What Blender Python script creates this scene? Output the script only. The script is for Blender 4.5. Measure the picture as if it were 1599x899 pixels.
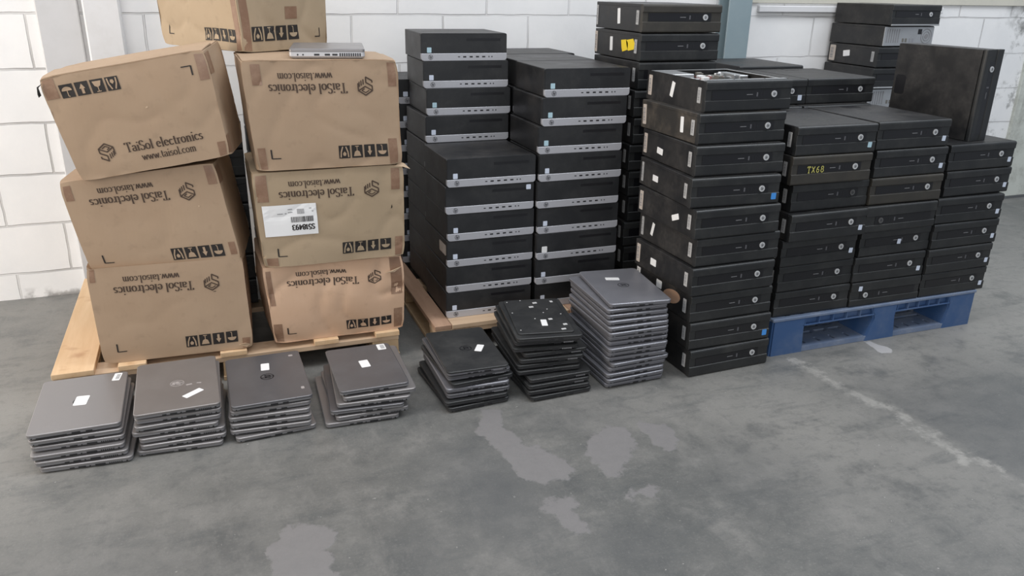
import bpy, bmesh, random, math
import numpy as np
from math import sin, cos, pi, radians, sqrt
from mathutils import Vector, Matrix, noise as mnoise

scene = bpy.context.scene
for o in list(bpy.data.objects): bpy.data.objects.remove(o)
col = scene.collection

# ------------------------------------------------------------------ camera, world, lights
CAM_H, PITCH, ROLL, YAW, FPX = 1.2776, radians(20.755), radians(1.076), radians(21), 1248.4
def _cam():
    cp, sp = cos(PITCH), sin(PITCH)
    f = Vector((0, cp, -sp)); r0 = Vector((1, 0, 0)); u0 = Vector((0, sp, cp))
    r = cos(ROLL)*r0 + sin(ROLL)*u0; u = -sin(ROLL)*r0 + cos(ROLL)*u0
    R = Matrix.Rotation(-YAW, 3, 'Z')
    r, u, f = R @ r, R @ u, R @ f
    m = Matrix(((r.x, u.x, -f.x, 0), (r.y, u.y, -f.y, 0), (r.z, u.z, -f.z, CAM_H), (0, 0, 0, 1)))
    cd = bpy.data.cameras.new('camera'); cd.sensor_width = 36; cd.lens = FPX*36/1599
    cd.clip_start = 0.05; cd.clip_end = 100
    c = bpy.data.objects.new('camera', cd); col.objects.link(c); c.matrix_world = m
    scene.camera = c
_cam()

w = bpy.data.worlds.new('world'); scene.world = w; w.use_nodes = True
bg = w.node_tree.nodes['Background']; bg.inputs[0].default_value = (0.80, 0.88, 1.0, 1); bg.inputs[1].default_value = 0.29

def area(name, loc, target, sx, sy, power, colr):
    ld = bpy.data.lights.new(name, 'AREA'); ld.shape = 'RECTANGLE'; ld.size = sx; ld.size_y = sy
    ld.energy = power; ld.color = colr
    o = bpy.data.objects.new(name, ld); col.objects.link(o); o.location = loc
    d = Vector(target) - Vector(loc); o.rotation_euler = d.to_track_quat('-Z', 'Y').to_euler()
area('loading_door_daylight', (-4.2, 2.2, 1.9), (0.5, 2.8, 0.6), 3.0, 3.0, 140, (1.0, 0.895, 0.775))
area('roof_skylight', (0.5, 1.9, 4.6), (0.5, 2.3, 0), 5.0, 1.6, 80, (0.97, 0.98, 1.0))
area('roof_skylight', (4.2, 1.6, 4.6), (4.0, 2.4, 0), 3.0, 2.2, 78, (0.90, 0.95, 1.0))
area('front_fill', (-1.0, -3.6, 2.6), (0.6, 2.8, 0.5), 5.0, 3.0, 95, (1.0, 0.97, 0.93))  # soft fill added behind the camera to brighten the front faces

vs = scene.view_settings
vs.view_transform = 'Standard'; vs.look = 'None'; vs.gamma = 1; vs.use_curve_mapping = False
vs.exposure = 0.48

# ------------------------------------------------------------------ materials
def newmat(name, base, rough=0.5, metal=0.0, spec=0.5):
    m = bpy.data.materials.new(name); m.use_nodes = True
    nt = m.node_tree; b = nt.nodes['Principled BSDF']
    b.inputs['Base Color'].default_value = (*base, 1); b.inputs['Roughness'].default_value = rough
    b.inputs['Metallic'].default_value = metal; b.inputs['Specular IOR Level'].default_value = spec
    return m
def N(nt, t, **kw):
    n = nt.nodes.new(t)
    for k, v in kw.items(): setattr(n, k, v)
    return n
def coords(nt, scale=(1, 1, 1), kind='Object', loc=(0, 0, 0)):
    tc = N(nt, 'ShaderNodeTexCoord'); mp = N(nt, 'ShaderNodeMapping')
    nt.links.new(tc.outputs[kind], mp.inputs[0]); mp.inputs['Scale'].default_value = scale
    mp.inputs['Location'].default_value = loc
    return mp.outputs[0]
def noise(nt, vec, scale, detail=4, rough=0.55):
    n = N(nt, 'ShaderNodeTexNoise'); nt.links.new(vec, n.inputs['Vector'])
    n.inputs['Scale'].default_value = scale; n.inputs['Detail'].default_value = detail
    n.inputs['Roughness'].default_value = rough
    return n.outputs['Fac']
def maprange(nt, x, a, b, c=0., d=1.):
    n = N(nt, 'ShaderNodeMapRange'); nt.links.new(x, n.inputs[0])
    for i, v in enumerate((a, b, c, d)): n.inputs[i+1].default_value = v
    return n.outputs[0]
def mix(nt, fac, a, b):
    n = N(nt, 'ShaderNodeMix', data_type='RGBA')
    if isinstance(fac, float): n.inputs[0].default_value = fac
    else: nt.links.new(fac, n.inputs[0])
    for i, v in ((6, a), (7, b)):
        if isinstance(v, tuple): n.inputs[i].default_value = (*v, 1)
        else: nt.links.new(v, n.inputs[i])
    return n.outputs[2]
def bump(nt, h, dist, strength=1.0, normal=None):
    n = N(nt, 'ShaderNodeBump'); nt.links.new(h, n.inputs['Height'])
    n.inputs['Distance'].default_value = dist; n.inputs['Strength'].default_value = strength
    if normal is not None: nt.links.new(normal, n.inputs['Normal'])
    return n.outputs[0]
def mathn(nt, op, a, b):
    n = N(nt, 'ShaderNodeMath', operation=op)
    for i, v in enumerate((a, b)):
        if isinstance(v, (int, float)): n.inputs[i].default_value = v
        else: nt.links.new(v, n.inputs[i])
    return n.outputs[0]
def bsdf(m): return m.node_tree.nodes['Principled BSDF']

def dusty(name, base, dust, amount, rough, metal=0.0, kind='Object', scale=9, spec=0.5):
    """base material with a blotchy layer of dust and scuffs"""
    m = newmat(name, base, rough, metal, spec); nt = m.node_tree; b = bsdf(m)
    oi = N(nt, 'ShaderNodeObjectInfo')
    v = coords(nt, (1, 1, 1), kind)
    ad = N(nt, 'ShaderNodeVectorMath', operation='ADD'); nt.links.new(v, ad.inputs[0])
    cb = N(nt, 'ShaderNodeCombineXYZ'); mm = mathn(nt, 'MULTIPLY', oi.outputs['Random'], 37.0)
    for i in range(3): nt.links.new(mm, cb.inputs[i])
    nt.links.new(cb.outputs[0], ad.inputs[1]); v = ad.outputs[0]
    n1 = noise(nt, v, scale, 6, 0.65); n2 = noise(nt, v, scale*9, 3)
    f = maprange(nt, n1, 0.42, 0.75, 0, amount)
    f2 = maprange(nt, n2, 0.35, 0.8, 0.5, 1.3)
    fac = mathn(nt, 'MULTIPLY', f, f2)
    nt.links.new(mix(nt, fac, base, dust), b.inputs['Base Color'])
    nt.links.new(maprange(nt, n1, 0.3, 0.8, rough*0.9, min(1, rough*1.4)), b.inputs['Roughness'])
    return m

M = {}
M['black_steel'] = dusty('black_steel', (0.013, 0.013, 0.014), (0.11, 0.10, 0.09), 0.38, 0.42)
M['dusty_steel'] = dusty('dusty_steel', (0.022, 0.020, 0.018), (0.16, 0.13, 0.10), 0.75, 0.6, scale=7)
M['black_plastic'] = dusty('black_plastic', (0.014, 0.015, 0.017), (0.07, 0.07, 0.07), 0.30, 0.45)
M['dark_plastic'] = dusty('dark_plastic', (0.016, 0.017, 0.018), (0.07, 0.07, 0.065), 0.35, 0.40)
M['grimy_plastic'] = dusty('grimy_plastic', (0.036, 0.033, 0.028), (0.09, 0.08, 0.06), 0.45, 0.5)
M['band_plastic'] = newmat('band_plastic', (0.010, 0.010, 0.012), 0.33)
M['silver_strip'] = dusty('silver_strip', (0.47, 0.475, 0.51), (0.33, 0.33, 0.34), 0.35, 0.42, 0.3)
M['dark_mark'] = newmat('dark_mark', (0.035, 0.036, 0.042), 0.4)
M['port'] = newmat('port', (0.012, 0.012, 0.014), 0.35)
M['port_metal'] = newmat('port_metal', (0.45, 0.45, 0.47), 0.35, 0.8)
M['button'] = newmat('button', (0.60, 0.61, 0.62), 0.4, 0.2)
M['button_faint'] = newmat('button_faint', (0.12, 0.12, 0.12), 0.4, 0.3)
M['lettering'] = newmat('lettering', (0.10, 0.10, 0.11), 0.5)
M['sticker_cyan'] = newmat('sticker_cyan', (0.42, 0.60, 0.68), 0.4)
M['sticker_pale'] = newmat('sticker_pale', (0.62, 0.68, 0.80), 0.4)
M['sticker_blue'] = newmat('sticker_blue', (0.06, 0.28, 0.72), 0.4)
M['sticker_white'] = newmat('sticker_white', (0.82, 0.82, 0.82), 0.55)
M['sticker_grey'] = dusty('sticker_grey', (0.40, 0.40, 0.40), (0.22, 0.22, 0.22), 0.5, 0.5, scale=60)
M['sticker_tan'] = dusty('sticker_tan', (0.50, 0.44, 0.39), (0.30, 0.25, 0.21), 0.6, 0.6, scale=40)
M['sticker_yellow'] = newmat('sticker_yellow', (0.85, 0.62, 0.02), 0.5)
M['paint_yellow'] = newmat('paint_yellow', (0.62, 0.58, 0.16), 0.5)
M['print_grey'] = newmat('print_grey', (0.22, 0.22, 0.23), 0.6)
M['steel_bare'] = dusty('steel_bare', (0.52, 0.53, 0.54), (0.30, 0.30, 0.29), 0.5, 0.38, 0.75)
M['board_green'] = newmat('board_green', (0.05, 0.10, 0.06), 0.5)
M['drive_grey'] = newmat('drive_grey', (0.20, 0.19, 0.17), 0.45, 0.4)
M['wire_red'] = newmat('wire_red', (0.30, 0.10, 0.09), 0.5)
M['lap_silver'] = dusty('lap_silver', (0.285, 0.272, 0.272), (0.35, 0.335, 0.335), 0.35, 0.36, 0.55)
M['lap_silver_dark'] = dusty('lap_silver_dark', (0.140, 0.137, 0.145), (0.20, 0.195, 0.198), 0.4, 0.36, 0.45)
M['lap_silver_stained'] = dusty('lap_silver_stained', (0.235, 0.218, 0.212), (0.30, 0.28, 0.27), 0.5, 0.36, 0.45)
M['lap_silver_cool'] = dusty('lap_silver_cool', (0.255, 0.257, 0.285), (0.36, 0.36, 0.38), 0.45, 0.33, 0.5)
M['lap_grey'] = dusty('lap_grey', (0.10, 0.10, 0.108), (0.15, 0.15, 0.155), 0.4, 0.40, 0.3)
M['lap_black'] = dusty('lap_black', (0.020, 0.021, 0.022), (0.09, 0.088, 0.085), 0.35, 0.42)
M['lap_gap'] = newmat('lap_gap', (0.008, 0.008, 0.009), 0.6)
M['lap_side'] = dusty('lap_side', (0.29, 0.287, 0.30), (0.20, 0.20, 0.20), 0.3, 0.36, 0.5)
M['lap_side_cool'] = dusty('lap_side_cool', (0.20, 0.20, 0.22), (0.14, 0.14, 0.15), 0.3, 0.38, 0.45)
M['lap_bright'] = dusty('lap_bright', (0.58, 0.58, 0.60), (0.4, 0.4, 0.4), 0.3, 0.4, 0.3)
M['lap_side_black'] = dusty('lap_side_black', (0.030, 0.030, 0.033), (0.10, 0.10, 0.10), 0.3, 0.4)
M['smudge'] = newmat('smudge', (0.34, 0.31, 0.30), 0.55)
M['speck'] = newmat('speck', (0.55, 0.55, 0.55), 0.6)
M['print_black'] = newmat('print_black', (0.018, 0.014, 0.012), 0.65)
M['print_brown'] = newmat('print_brown', (0.065, 0.040, 0.026), 0.7)
M['hole'] = newmat('hole', (0.004, 0.004, 0.004), 0.9)

def cardboard(name, base, light, seed):
    m = newmat(name, base, 0.72); nt = m.node_tree; b = bsdf(m)
    v = coords(nt, (1, 1, 1), loc=(seed, seed*.7, seed*.3))
    n1 = noise(nt, v, 3.2, 5, 0.6); n2 = noise(nt, v, 28, 4)
    c = mix(nt, maprange(nt, n1, 0.35, 0.7), base, light)
    c = mix(nt, maprange(nt, n2, 0.58, 0.8, 0, 0.35), c, tuple(x*0.62 for x in base))
    # faint vertical flutes of the corrugated board
    wv = N(nt, 'ShaderNodeTexWave'); wv.wave_type = 'BANDS'; wv.bands_direction = 'X'
    nt.links.new(v, wv.inputs['Vector']); wv.inputs['Scale'].default_value = 26; wv.inputs['Distortion'].default_value = 0.6
    nt.links.new(c, b.inputs['Base Color'])
    h = mathn(nt, 'ADD', mathn(nt, 'MULTIPLY', wv.outputs['Fac'], 0.03), mathn(nt, 'ADD', n1, mathn(nt, 'MULTIPLY', n2, 0.15)))
    nt.links.new(bump(nt, h, 0.003, 0.5), b.inputs['Normal'])
    return m
M['cardboard'] = cardboard('cardboard', (0.375, 0.262, 0.172), (0.425, 0.305, 0.205), 0)
M['cardboard_green'] = cardboard('cardboard_green', (0.365, 0.275, 0.178), (0.415, 0.315, 0.210), 3)
M['cardboard_pink'] = cardboard('cardboard_pink', (0.55, 0.36, 0.235), (0.62, 0.43, 0.30), 7)
M['cardboard_raw'] = newmat('cardboard_raw', (0.56, 0.42, 0.29), 0.8)
M['tape'] = dusty('tape', (0.235, 0.135, 0.085), (0.40, 0.27, 0.18), 0.7, 0.32, scale=18)

def wood(name, a, c, seed, axis=1):
    m = newmat(name, a, 0.65); nt = m.node_tree; b = bsdf(m)
    sc = [9, 9, 9]; sc[axis] = 0.9
    oi = N(nt, 'ShaderNodeObjectInfo')
    v = coords(nt, tuple(sc), loc=(seed, seed, seed))
    ad = N(nt, 'ShaderNodeVectorMath', operation='ADD'); nt.links.new(v, ad.inputs[0])
    cb = N(nt, 'ShaderNodeCombineXYZ'); mm = mathn(nt, 'MULTIPLY', oi.outputs['Random'], 23.0)
    for i in range(3): nt.links.new(mm, cb.inputs[i])
    nt.links.new(cb.outputs[0], ad.inputs[1]); v = ad.outputs[0]
    n = noise(nt, v, 3.0, 6, 0.6)
    n2 = noise(nt, coords(nt, (1, 1, 1), loc=(seed, 0, 0)), 11, 3)
    cc = mix(nt, maprange(nt, n, 0.3, 0.7), a, c)
    cc = mix(nt, maprange(nt, n2, 0.60, 0.75, 0, 0.5), cc, (a[0]*0.6, a[1]*0.42, a[2]*0.35))
    nt.links.new(cc, b.inputs['Base Color'])
    nt.links.new(bump(nt, n, 0.002, 0.5), b.inputs['Normal'])
    return m
M['wood_depth'] = wood('wood_depth', (0.60, 0.40, 0.225), (0.70, 0.50, 0.31), 1, 1)
M['wood_width'] = wood('wood_width', (0.48, 0.335, 0.215), (0.60, 0.44, 0.30), 4, 0)
M['wood_block'] = wood('wood_block', (0.46, 0.32, 0.185), (0.55, 0.40, 0.25), 8, 2)
M['wood_old'] = wood('wood_old', (0.33, 0.20, 0.13), (0.44, 0.28, 0.19), 9, 1)

M['blue_plastic'] = dusty('blue_plastic', (0.038, 0.092, 0.220), (0.15, 0.19, 0.27), 0.6, 0.5, scale=6)
M['blue_worn'] = dusty('blue_worn', (0.13, 0.175, 0.27), (0.27, 0.30, 0.36), 0.7, 0.55, scale=14)

def wallmat():
    m = newmat('painted_block', (0.80, 0.80, 0.80), 0.6); nt = m.node_tree; b = bsdf(m)
    tc = N(nt, 'ShaderNodeTexCoord'); sep = N(nt, 'ShaderNodeSeparateXYZ'); nt.links.new(tc.outputs['Object'], sep.inputs[0])
    cb = N(nt, 'ShaderNodeCombineXYZ')
    nt.links.new(mathn(nt, 'ADD', sep.outputs[0], -0.849 + 0.41325*40), cb.inputs[0])
    nt.links.new(mathn(nt, 'ADD', sep.outputs[2], -0.117 + 0.2065*20), cb.inputs[1])
    wob = N(nt, 'ShaderNodeTexNoise'); nt.links.new(tc.outputs['Object'], wob.inputs['Vector']); wob.inputs['Scale'].default_value = 9
    vm = N(nt, 'ShaderNodeVectorMath', operation='MULTIPLY_ADD')
    nt.links.new(wob.outputs['Color'], vm.inputs[0]); vm.inputs[1].default_value = (0.012, 0.010, 0); nt.links.new(cb.outputs[0], vm.inputs[2])
    br = N(nt, 'ShaderNodeTexBrick'); nt.links.new(vm.outputs[0], br.inputs['Vector'])
    br.offset = 0.5; br.offset_frequency = 2; br.squash = 1
    br.inputs['Scale'].default_value = 1; br.inputs['Mortar Size'].default_value = 0.0045
    br.inputs['Mortar Smooth'].default_value = 0.35; br.inputs['Brick Width'].default_value = 0.41325; br.inputs['Row Height'].default_value = 0.2065
    n1 = noise(nt, tc.outputs['Object'], 5, 6, 0.6); n2 = noise(nt, tc.outputs['Object'], 2.2, 3); n3 = noise(nt, tc.outputs['Object'], 45, 3)
    c = mix(nt, maprange(nt, n1, 0.35, 0.7), (0.83, 0.83, 0.83), (0.89, 0.885, 0.88))
    # darker tone in parts of the joints only
    jf = mathn(nt, 'MULTIPLY', br.outputs['Fac'], maprange(nt, n2, 0.38, 0.66, 0.05, 0.65))
    c = mix(nt, jf, c, (0.33, 0.32, 0.31))
    # grime and mould near the doorway on the right end
    gx = maprange(nt, sep.outputs[0], 4.45, 4.75)
    g = mathn(nt, 'MULTIPLY', gx, maprange(nt, noise(nt, tc.outputs['Object'], 7, 8, 0.7), 0.5, 0.64))
    c = mix(nt, g, c, (0.10, 0.10, 0.085))
    # scuffed foot of the wall
    ft = mathn(nt, 'MULTIPLY', maprange(nt, sep.outputs[2], 0.0, 0.05, 1, 0), maprange(nt, noise(nt, tc.outputs['Object'], 14, 5), 0.45, 0.6))
    c = mix(nt, ft, c, (0.30, 0.29, 0.28))
    nt.links.new(c, b.inputs['Base Color'])
    h = mathn(nt, 'ADD', mathn(nt, 'MULTIPLY', br.outputs['Fac'], -1.0), mathn(nt, 'MULTIPLY', n3, 0.10))
    h = mathn(nt, 'ADD', h, mathn(nt, 'MULTIPLY', n1, 0.25))
    nt.links.new(bump(nt, h, 0.006, 0.9), b.inputs['Normal'])
    return m
M['wall'] = wallmat()
M['white_paint'] = dusty('white_paint', (0.72, 0.72, 0.73), (0.58, 0.57, 0.56), 0.5, 0.5, scale=6)
M['grey_paint'] = dusty('grey_paint', (0.60, 0.60, 0.61), (0.50, 0.50, 0.50), 0.5, 0.6, scale=6)
M['teal_steel'] = dusty('teal_steel', (0.24, 0.31, 0.34), (0.30, 0.36, 0.38), 0.6, 0.5, scale=4)
M['cream_paint'] = dusty('cream_paint', (0.62, 0.60, 0.52), (0.45, 0.44, 0.40), 0.5, 0.6)
def doormat():
    m = dusty('stained_door', (0.60, 0.62, 0.57), (0.16, 0.15, 0.12), 0.9, 0.6, scale=6); return m
M['door'] = doormat()

def floormat():
    m = newmat('concrete', (0.185, 0.185, 0.185), 0.5); nt = m.node_tree; b = bsdf(m)
    v = coords(nt)
    a1 = N(nt, 'ShaderNodeAttribute', attribute_name='pale'); a2 = N(nt, 'ShaderNodeAttribute', attribute_name='dark'); a3 = N(nt, 'ShaderNodeAttribute', attribute_name='joint')
    a4 = N(nt, 'ShaderNodeAttribute', attribute_name='white')
    big = noise(nt, v, 1.1, 5, 0.6); mid = noise(nt, v, 5.0, 12, 0.72); fine = noise(nt, v, 30, 12, 0.75); gr = noise(nt, v, 150, 6, 0.7)
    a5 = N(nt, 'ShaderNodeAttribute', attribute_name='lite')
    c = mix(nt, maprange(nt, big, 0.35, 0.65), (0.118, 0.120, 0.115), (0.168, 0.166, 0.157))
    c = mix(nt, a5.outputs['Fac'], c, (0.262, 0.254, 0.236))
    c = mix(nt, maprange(nt, mid, 0.50, 0.64, 0, 0.65), c, (0.225, 0.218, 0.205))
    c = mix(nt, maprange(nt, mid, 0.48, 0.36, 0, 0.60), c, (0.088, 0.092, 0.092))
    sw = noise(nt, coords(nt, (1.0, 3.4, 1)), 2.6, 12, 0.74)
    c = mix(nt, maprange(nt, sw, 0.52, 0.66, 0, 0.60), c, (0.088, 0.094, 0.094))
    sw2 = noise(nt, coords(nt, (3.4, 1.2, 1), loc=(4, 9, 0)), 3.0, 12, 0.74)
    c = mix(nt, maprange(nt, sw2, 0.54, 0.66, 0, 0.45), c, (0.235, 0.228, 0.215))
    c = mix(nt, maprange(nt, fine, 0.52, 0.66, 0, 0.40), c, (0.085, 0.088, 0.088))
    c = mix(nt, maprange(nt, gr, 0.55, 0.70, 0, 0.40), c, (0.30, 0.295, 0.28))
    c = mix(nt, maprange(nt, gr, 0.42, 0.30, 0, 0.35), c, (0.07, 0.072, 0.072))
    sp = noise(nt, v, 60, 2); c = mix(nt, maprange(nt, sp, 0.735, 0.76, 0, 0.8), c, (0.36, 0.35, 0.33))
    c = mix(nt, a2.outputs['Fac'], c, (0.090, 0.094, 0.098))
    e = mathn(nt, 'ADD', a1.outputs['Fac'], maprange(nt, noise(nt, v, 13, 6, 0.65), 0.2, 0.8, -0.030, 0.030))
    pf = maprange(nt, e, -0.004, 0.004)
    pc = mix(nt, maprange(nt, mid, 0.3, 0.7), (0.226, 0.217, 0.217), (0.188, 0.181, 0.182))
    pc = mix(nt, maprange(nt, fine, 0.45, 0.8, 0, 0.25), pc, (0.133, 0.130, 0.130))
    c = mix(nt, mathn(nt, 'MULTIPLY', pf, 0.85), c, pc)
    e2 = mathn(nt, 'ADD', a3.outputs['Fac'], maprange(nt, noise(nt, v, 14, 10, 0.75), 0.3, 0.7, -0.050, 0.034))
    c = mix(nt, mathn(nt, 'MULTIPLY', maprange(nt, e2, -0.012, 0.014), maprange(nt, mid, 0.36, 0.58, 0.25, 0.95)), c, (0.33, 0.32, 0.30))
    e3 = mathn(nt, 'ADD', a4.outputs['Fac'], maprange(nt, noise(nt, v, 30, 3), 0.2, 0.8, -0.004, 0.004))
    c = mix(nt, maprange(nt, e3, -0.002, 0.002), c, (0.370, 0.363, 0.363))
    nt.links.new(c, b.inputs['Base Color'])
    nt.links.new(maprange(nt, mid, 0.3, 0.7, 0.34, 0.56), b.inputs['Roughness'])
    h = mathn(nt, 'ADD', mathn(nt, 'MULTIPLY', gr, 0.3), mathn(nt, 'ADD', fine, mathn(nt, 'MULTIPLY', pf, 0.6)))
    nt.links.new(bump(nt, h, 0.0015, 0.5), b.inputs['Normal'])
    return m
M['floor'] = floormat()

# ------------------------------------------------------------------ object helpers
def link(name, mesh, mat=None, parent=None):
    o = bpy.data.objects.new(name, mesh); col.objects.link(o)
    if mat is not None and len(mesh.materials) == 0: mesh.materials.append(M[mat] if isinstance(mat, str) else mat)
    if parent: o.parent = parent
    return o
def empty(name, loc=(0, 0, 0), rot=(0, 0, 0), label=None, cat=None, group=None):
    o = bpy.data.objects.new(name, None); o.empty_display_size = 0.05; col.objects.link(o)
    o.location = loc; o.rotation_euler = rot
    tag(o, label, cat, group); return o
def tag(o, label=None, cat=None, group=None, kind=None):
    if label: o['label'] = label
    if label and not 4 <= len(label.replace('-', ' ').split()) <= 16: print('LABELLEN', len(label.split()), label)
    if cat: o['category'] = cat
    if group: o['group'] = group
    if kind: o['kind'] = kind
    return o
def bm_box(bm, x0, x1, y0, y1, z0, z1, bev=0.0, seg=1):
    vs_ = [bm.verts.new((x, y, z)) for z in (z0, z1) for y in (y0, y1) for x in (x0, x1)]
    q = [(0, 2, 3, 1), (4, 5, 7, 6), (0, 1, 5, 4), (2, 6, 7, 3), (0, 4, 6, 2), (1, 3, 7, 5)]
    fs = [bm.faces.new([vs_[i] for i in f]) for f in q]
    if bev > 0:
        es = list({e for f in fs for e in f.edges})
        bmesh.ops.bevel(bm, geom=es, offset=bev, segments=seg, affect='EDGES', profile=0.5)
def mesh_of(name, build, smooth=False):
    bm = bmesh.new(); build(bm); bm.normal_update()
    me = bpy.data.meshes.new(name); bm.to_mesh(me); bm.free()
    if smooth:
        for p in me.polygons: p.use_smooth = True
    return me
def boxes_mesh(name, lst, bev=0.0, seg=1):
    def b(bm):
        for t in lst: bm_box(bm, *t, bev=bev, seg=seg)
    return mesh_of(name, b)
def prism(bm, pts, axis, a, b_):
    """extrude a 2D outline (list of (p,q)) along an axis between a and b"""
    def P(p, q, t):
        return {'x': (t, p, q), 'y': (p, t, q), 'z': (p, q, t)}[axis]
    lo = [bm.verts.new(P(p, q, a)) for p, q in pts]; hi = [bm.verts.new(P(p, q, b_)) for p, q in pts]
    n = len(pts); bm.faces.new(lo); bm.faces.new(hi)
    for i in range(n): bm.faces.new((lo[i], lo[(i+1) % n], hi[(i+1) % n], hi[i]))
def fixnormals(bm): bmesh.ops.recalc_face_normals(bm, faces=bm.faces)
def rrect(x0, x1, z0, z1, r, n=4, corners=(1, 1, 1, 1)):
    out = []
    cs = [(x1-r, z1-r, 0, corners[0]), (x0+r, z1-r, 90, corners[1]), (x0+r, z0+r, 180, corners[2]), (x1-r, z0+r, 270, corners[3])]
    full = [(x1, z1), (x0, z1), (x0, z0), (x1, z0)]
    for (cx, cz, a0, on), fc in zip(cs, full):
        if on:
            for k in range(n+1):
                a = radians(a0 + 90*k/n); out.append((cx + r*cos(a), cz + r*sin(a)))
        else: out.append(fc)
    return out
def circle(cx, cz, r, n=20): return [(cx + r*cos(2*pi*k/n), cz + r*sin(2*pi*k/n)) for k in range(n)]

# ---- stroke lettering: 2D polygons ------------------------------------------------
def arc(cx, cy, rx, ry, a0, a1, n=8):
    return [(cx + rx*cos(radians(a0 + (a1-a0)*k/n)), cy + ry*sin(radians(a0 + (a1-a0)*k/n))) for k in range(n+1)]
def ribbon(pts, wd, hscale=1.0):
    """quads for a polyline; horizontal runs can be drawn thinner than vertical ones"""
    out = []
    for (x0, y0), (x1, y1) in zip(pts, pts[1:]):
        dx, dy = x1-x0, y1-y0; L = sqrt(dx*dx+dy*dy) or 1e-6
        k = hscale + (1-hscale)*abs(dy)/L
        nx, ny = -dy/L*wd*k/2, dx/L*wd*k/2; ex, ey = dx/L*wd*0.12, dy/L*wd*0.12
        out.append([(x0-ex+nx, y0-ey+ny), (x0-ex-nx, y0-ey-ny), (x1+ex-nx, y1+ey-ny), (x1+ex+nx, y1+ey+ny)])
    return out
G = {   # (advance, strokes) on a unit cap height, x-height 0.62
 'T': (0.66, [[(0.05, 0.82), (0.05, 1), (0.61, 1), (0.61, 0.82)], [(0.33, 1), (0.33, 0)], [(0.2, 0), (0.46, 0)]]),
 'a': (0.50, [arc(0.24, 0.45, 0.15, 0.16, 160, 0, 6) + [(0.39, 0.08), (0.47, 0.02)], arc(0.22, 0.17, 0.15, 0.16, 60, 300, 8) + [(0.39, 0.1)]]),
 'i': (0.28, [[(0.06, 0.6), (0.15, 0.6), (0.15, 0)], [(0.05, 0), (0.25, 0)], [(0.15, 0.82), (0.15, 0.92)]]),
 'S': (0.56, [arc(0.28, 0.75, 0.19, 0.24, 20, 270, 9) + arc(0.28, 0.25, 0.21, 0.25, 90, -160, 9)]),
 'o': (0.54, [arc(0.27, 0.31, 0.2, 0.3, 0, 360, 14)]),
 'l': (0.28, [[(0.06, 1), (0.15, 1), (0.15, 0)], [(0.05, 0), (0.25, 0)]]),
 'e': (0.50, [[(0.08, 0.36), (0.43, 0.36)] + arc(0.26, 0.32, 0.18, 0.29, 8, 320, 12)]),
 'c': (0.48, [arc(0.26, 0.31, 0.19, 0.29, 45, 320, 11)]),
 't': (0.34, [[(0.16, 0.85), (0.16, 0.1), (0.22, 0.01), (0.32, 0.06)], [(0.04, 0.6), (0.31, 0.6)]]),
 'r': (0.40, [[(0.05, 0.6), (0.14, 0.6), (0.14, 0)], [(0.04, 0), (0.27, 0)], arc(0.28, 0.42, 0.13, 0.17, 170, 50, 4)]),
 'n': (0.58, [[(0.05, 0.6), (0.14, 0.6), (0.14, 0)], [(0.04, 0), (0.24, 0)], arc(0.29, 0.42, 0.15, 0.18, 170, 0, 6) + [(0.44, 0)], [(0.35, 0), (0.54, 0)]]),
 's': (0.42, [arc(0.21, 0.46, 0.13, 0.14, 30, 270, 7) + arc(0.21, 0.16, 0.14, 0.15, 90, -150, 7)]),
 'w': (0.72, [[(0.06, 0.6), (0.22, 0.02), (0.36, 0.56), (0.51, 0.02), (0.66, 0.6)], [(0.0, 0.6), (0.15, 0.6)], [(0.58, 0.6), (0.72, 0.6)]]),
 'm': (0.86, [[(0.05, 0.6), (0.14, 0.6), (0.14, 0)], [(0.04, 0), (0.24, 0)], arc(0.28, 0.42, 0.14, 0.18, 170, 0, 6) + [(0.42, 0)], arc(0.56, 0.42, 0.14, 0.18, 170, 0, 6) + [(0.70, 0)], [(0.62, 0), (0.80, 0)], [(0.34, 0), (0.5, 0)]]),
 '.': (0.24, [[(0.1, 0.0), (0.1, 0.10)]]),
 ' ': (0.30, []),
 '5': (0.56, [[(0.46, 1), (0.14, 1), (0.12, 0.58)] + arc(0.26, 0.33, 0.21, 0.32, 110, -150, 9)]),
 '1': (0.40, [[(0.08, 0.82), (0.24, 1), (0.24, 0)]]),
 '8': (0.56, [arc(0.28, 0.76, 0.17, 0.23, 0, 360, 12), arc(0.28, 0.27, 0.20, 0.27, 0, 360, 12)]),
 '4': (0.58, [[(0.40, 0), (0.40, 1), (0.06, 0.3), (0.54, 0.3)]]),
 '9': (0.56, [arc(0.28, 0.68, 0.19, 0.3, 0, 360, 12), [(0.47, 0.68), (0.44, 0.25), (0.28, 0.0), (0.12, 0.06)]]),
 '3': (0.54, [arc(0.25, 0.75, 0.19, 0.24, 150, -90, 8), arc(0.25, 0.26, 0.21, 0.26, 90, -150, 8)]),
 'X': (0.62, [[(0.06, 1), (0.54, 0)], [(0.54, 1), (0.06, 0)]]),
 '6': (0.56, [[(0.42, 0.96), (0.2, 0.8), (0.09, 0.35)], arc(0.28, 0.27, 0.19, 0.26, 0, 360, 12)]),
 'B': (0.58, [[(0.1, 0), (0.1, 1), (0.3, 1)] + arc(0.3, 0.77, 0.17, 0.23, 90, -90, 6) + [(0.1, 0.53)], [(0.3, 0.53)] + arc(0.3, 0.27, 0.2, 0.27, 90, -90, 6) + [(0.1, 0)]]),
 'h': (0.56, [[(0.14, 1), (0.14, 0)], arc(0.29, 0.42, 0.15, 0.18, 170, 0, 6) + [(0.44, 0)]]),
 'p': (0.56, [[(0.14, 0.6), (0.14, -0.38)], arc(0.29, 0.31, 0.17, 0.29, 150, -150, 10)]),
}
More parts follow.
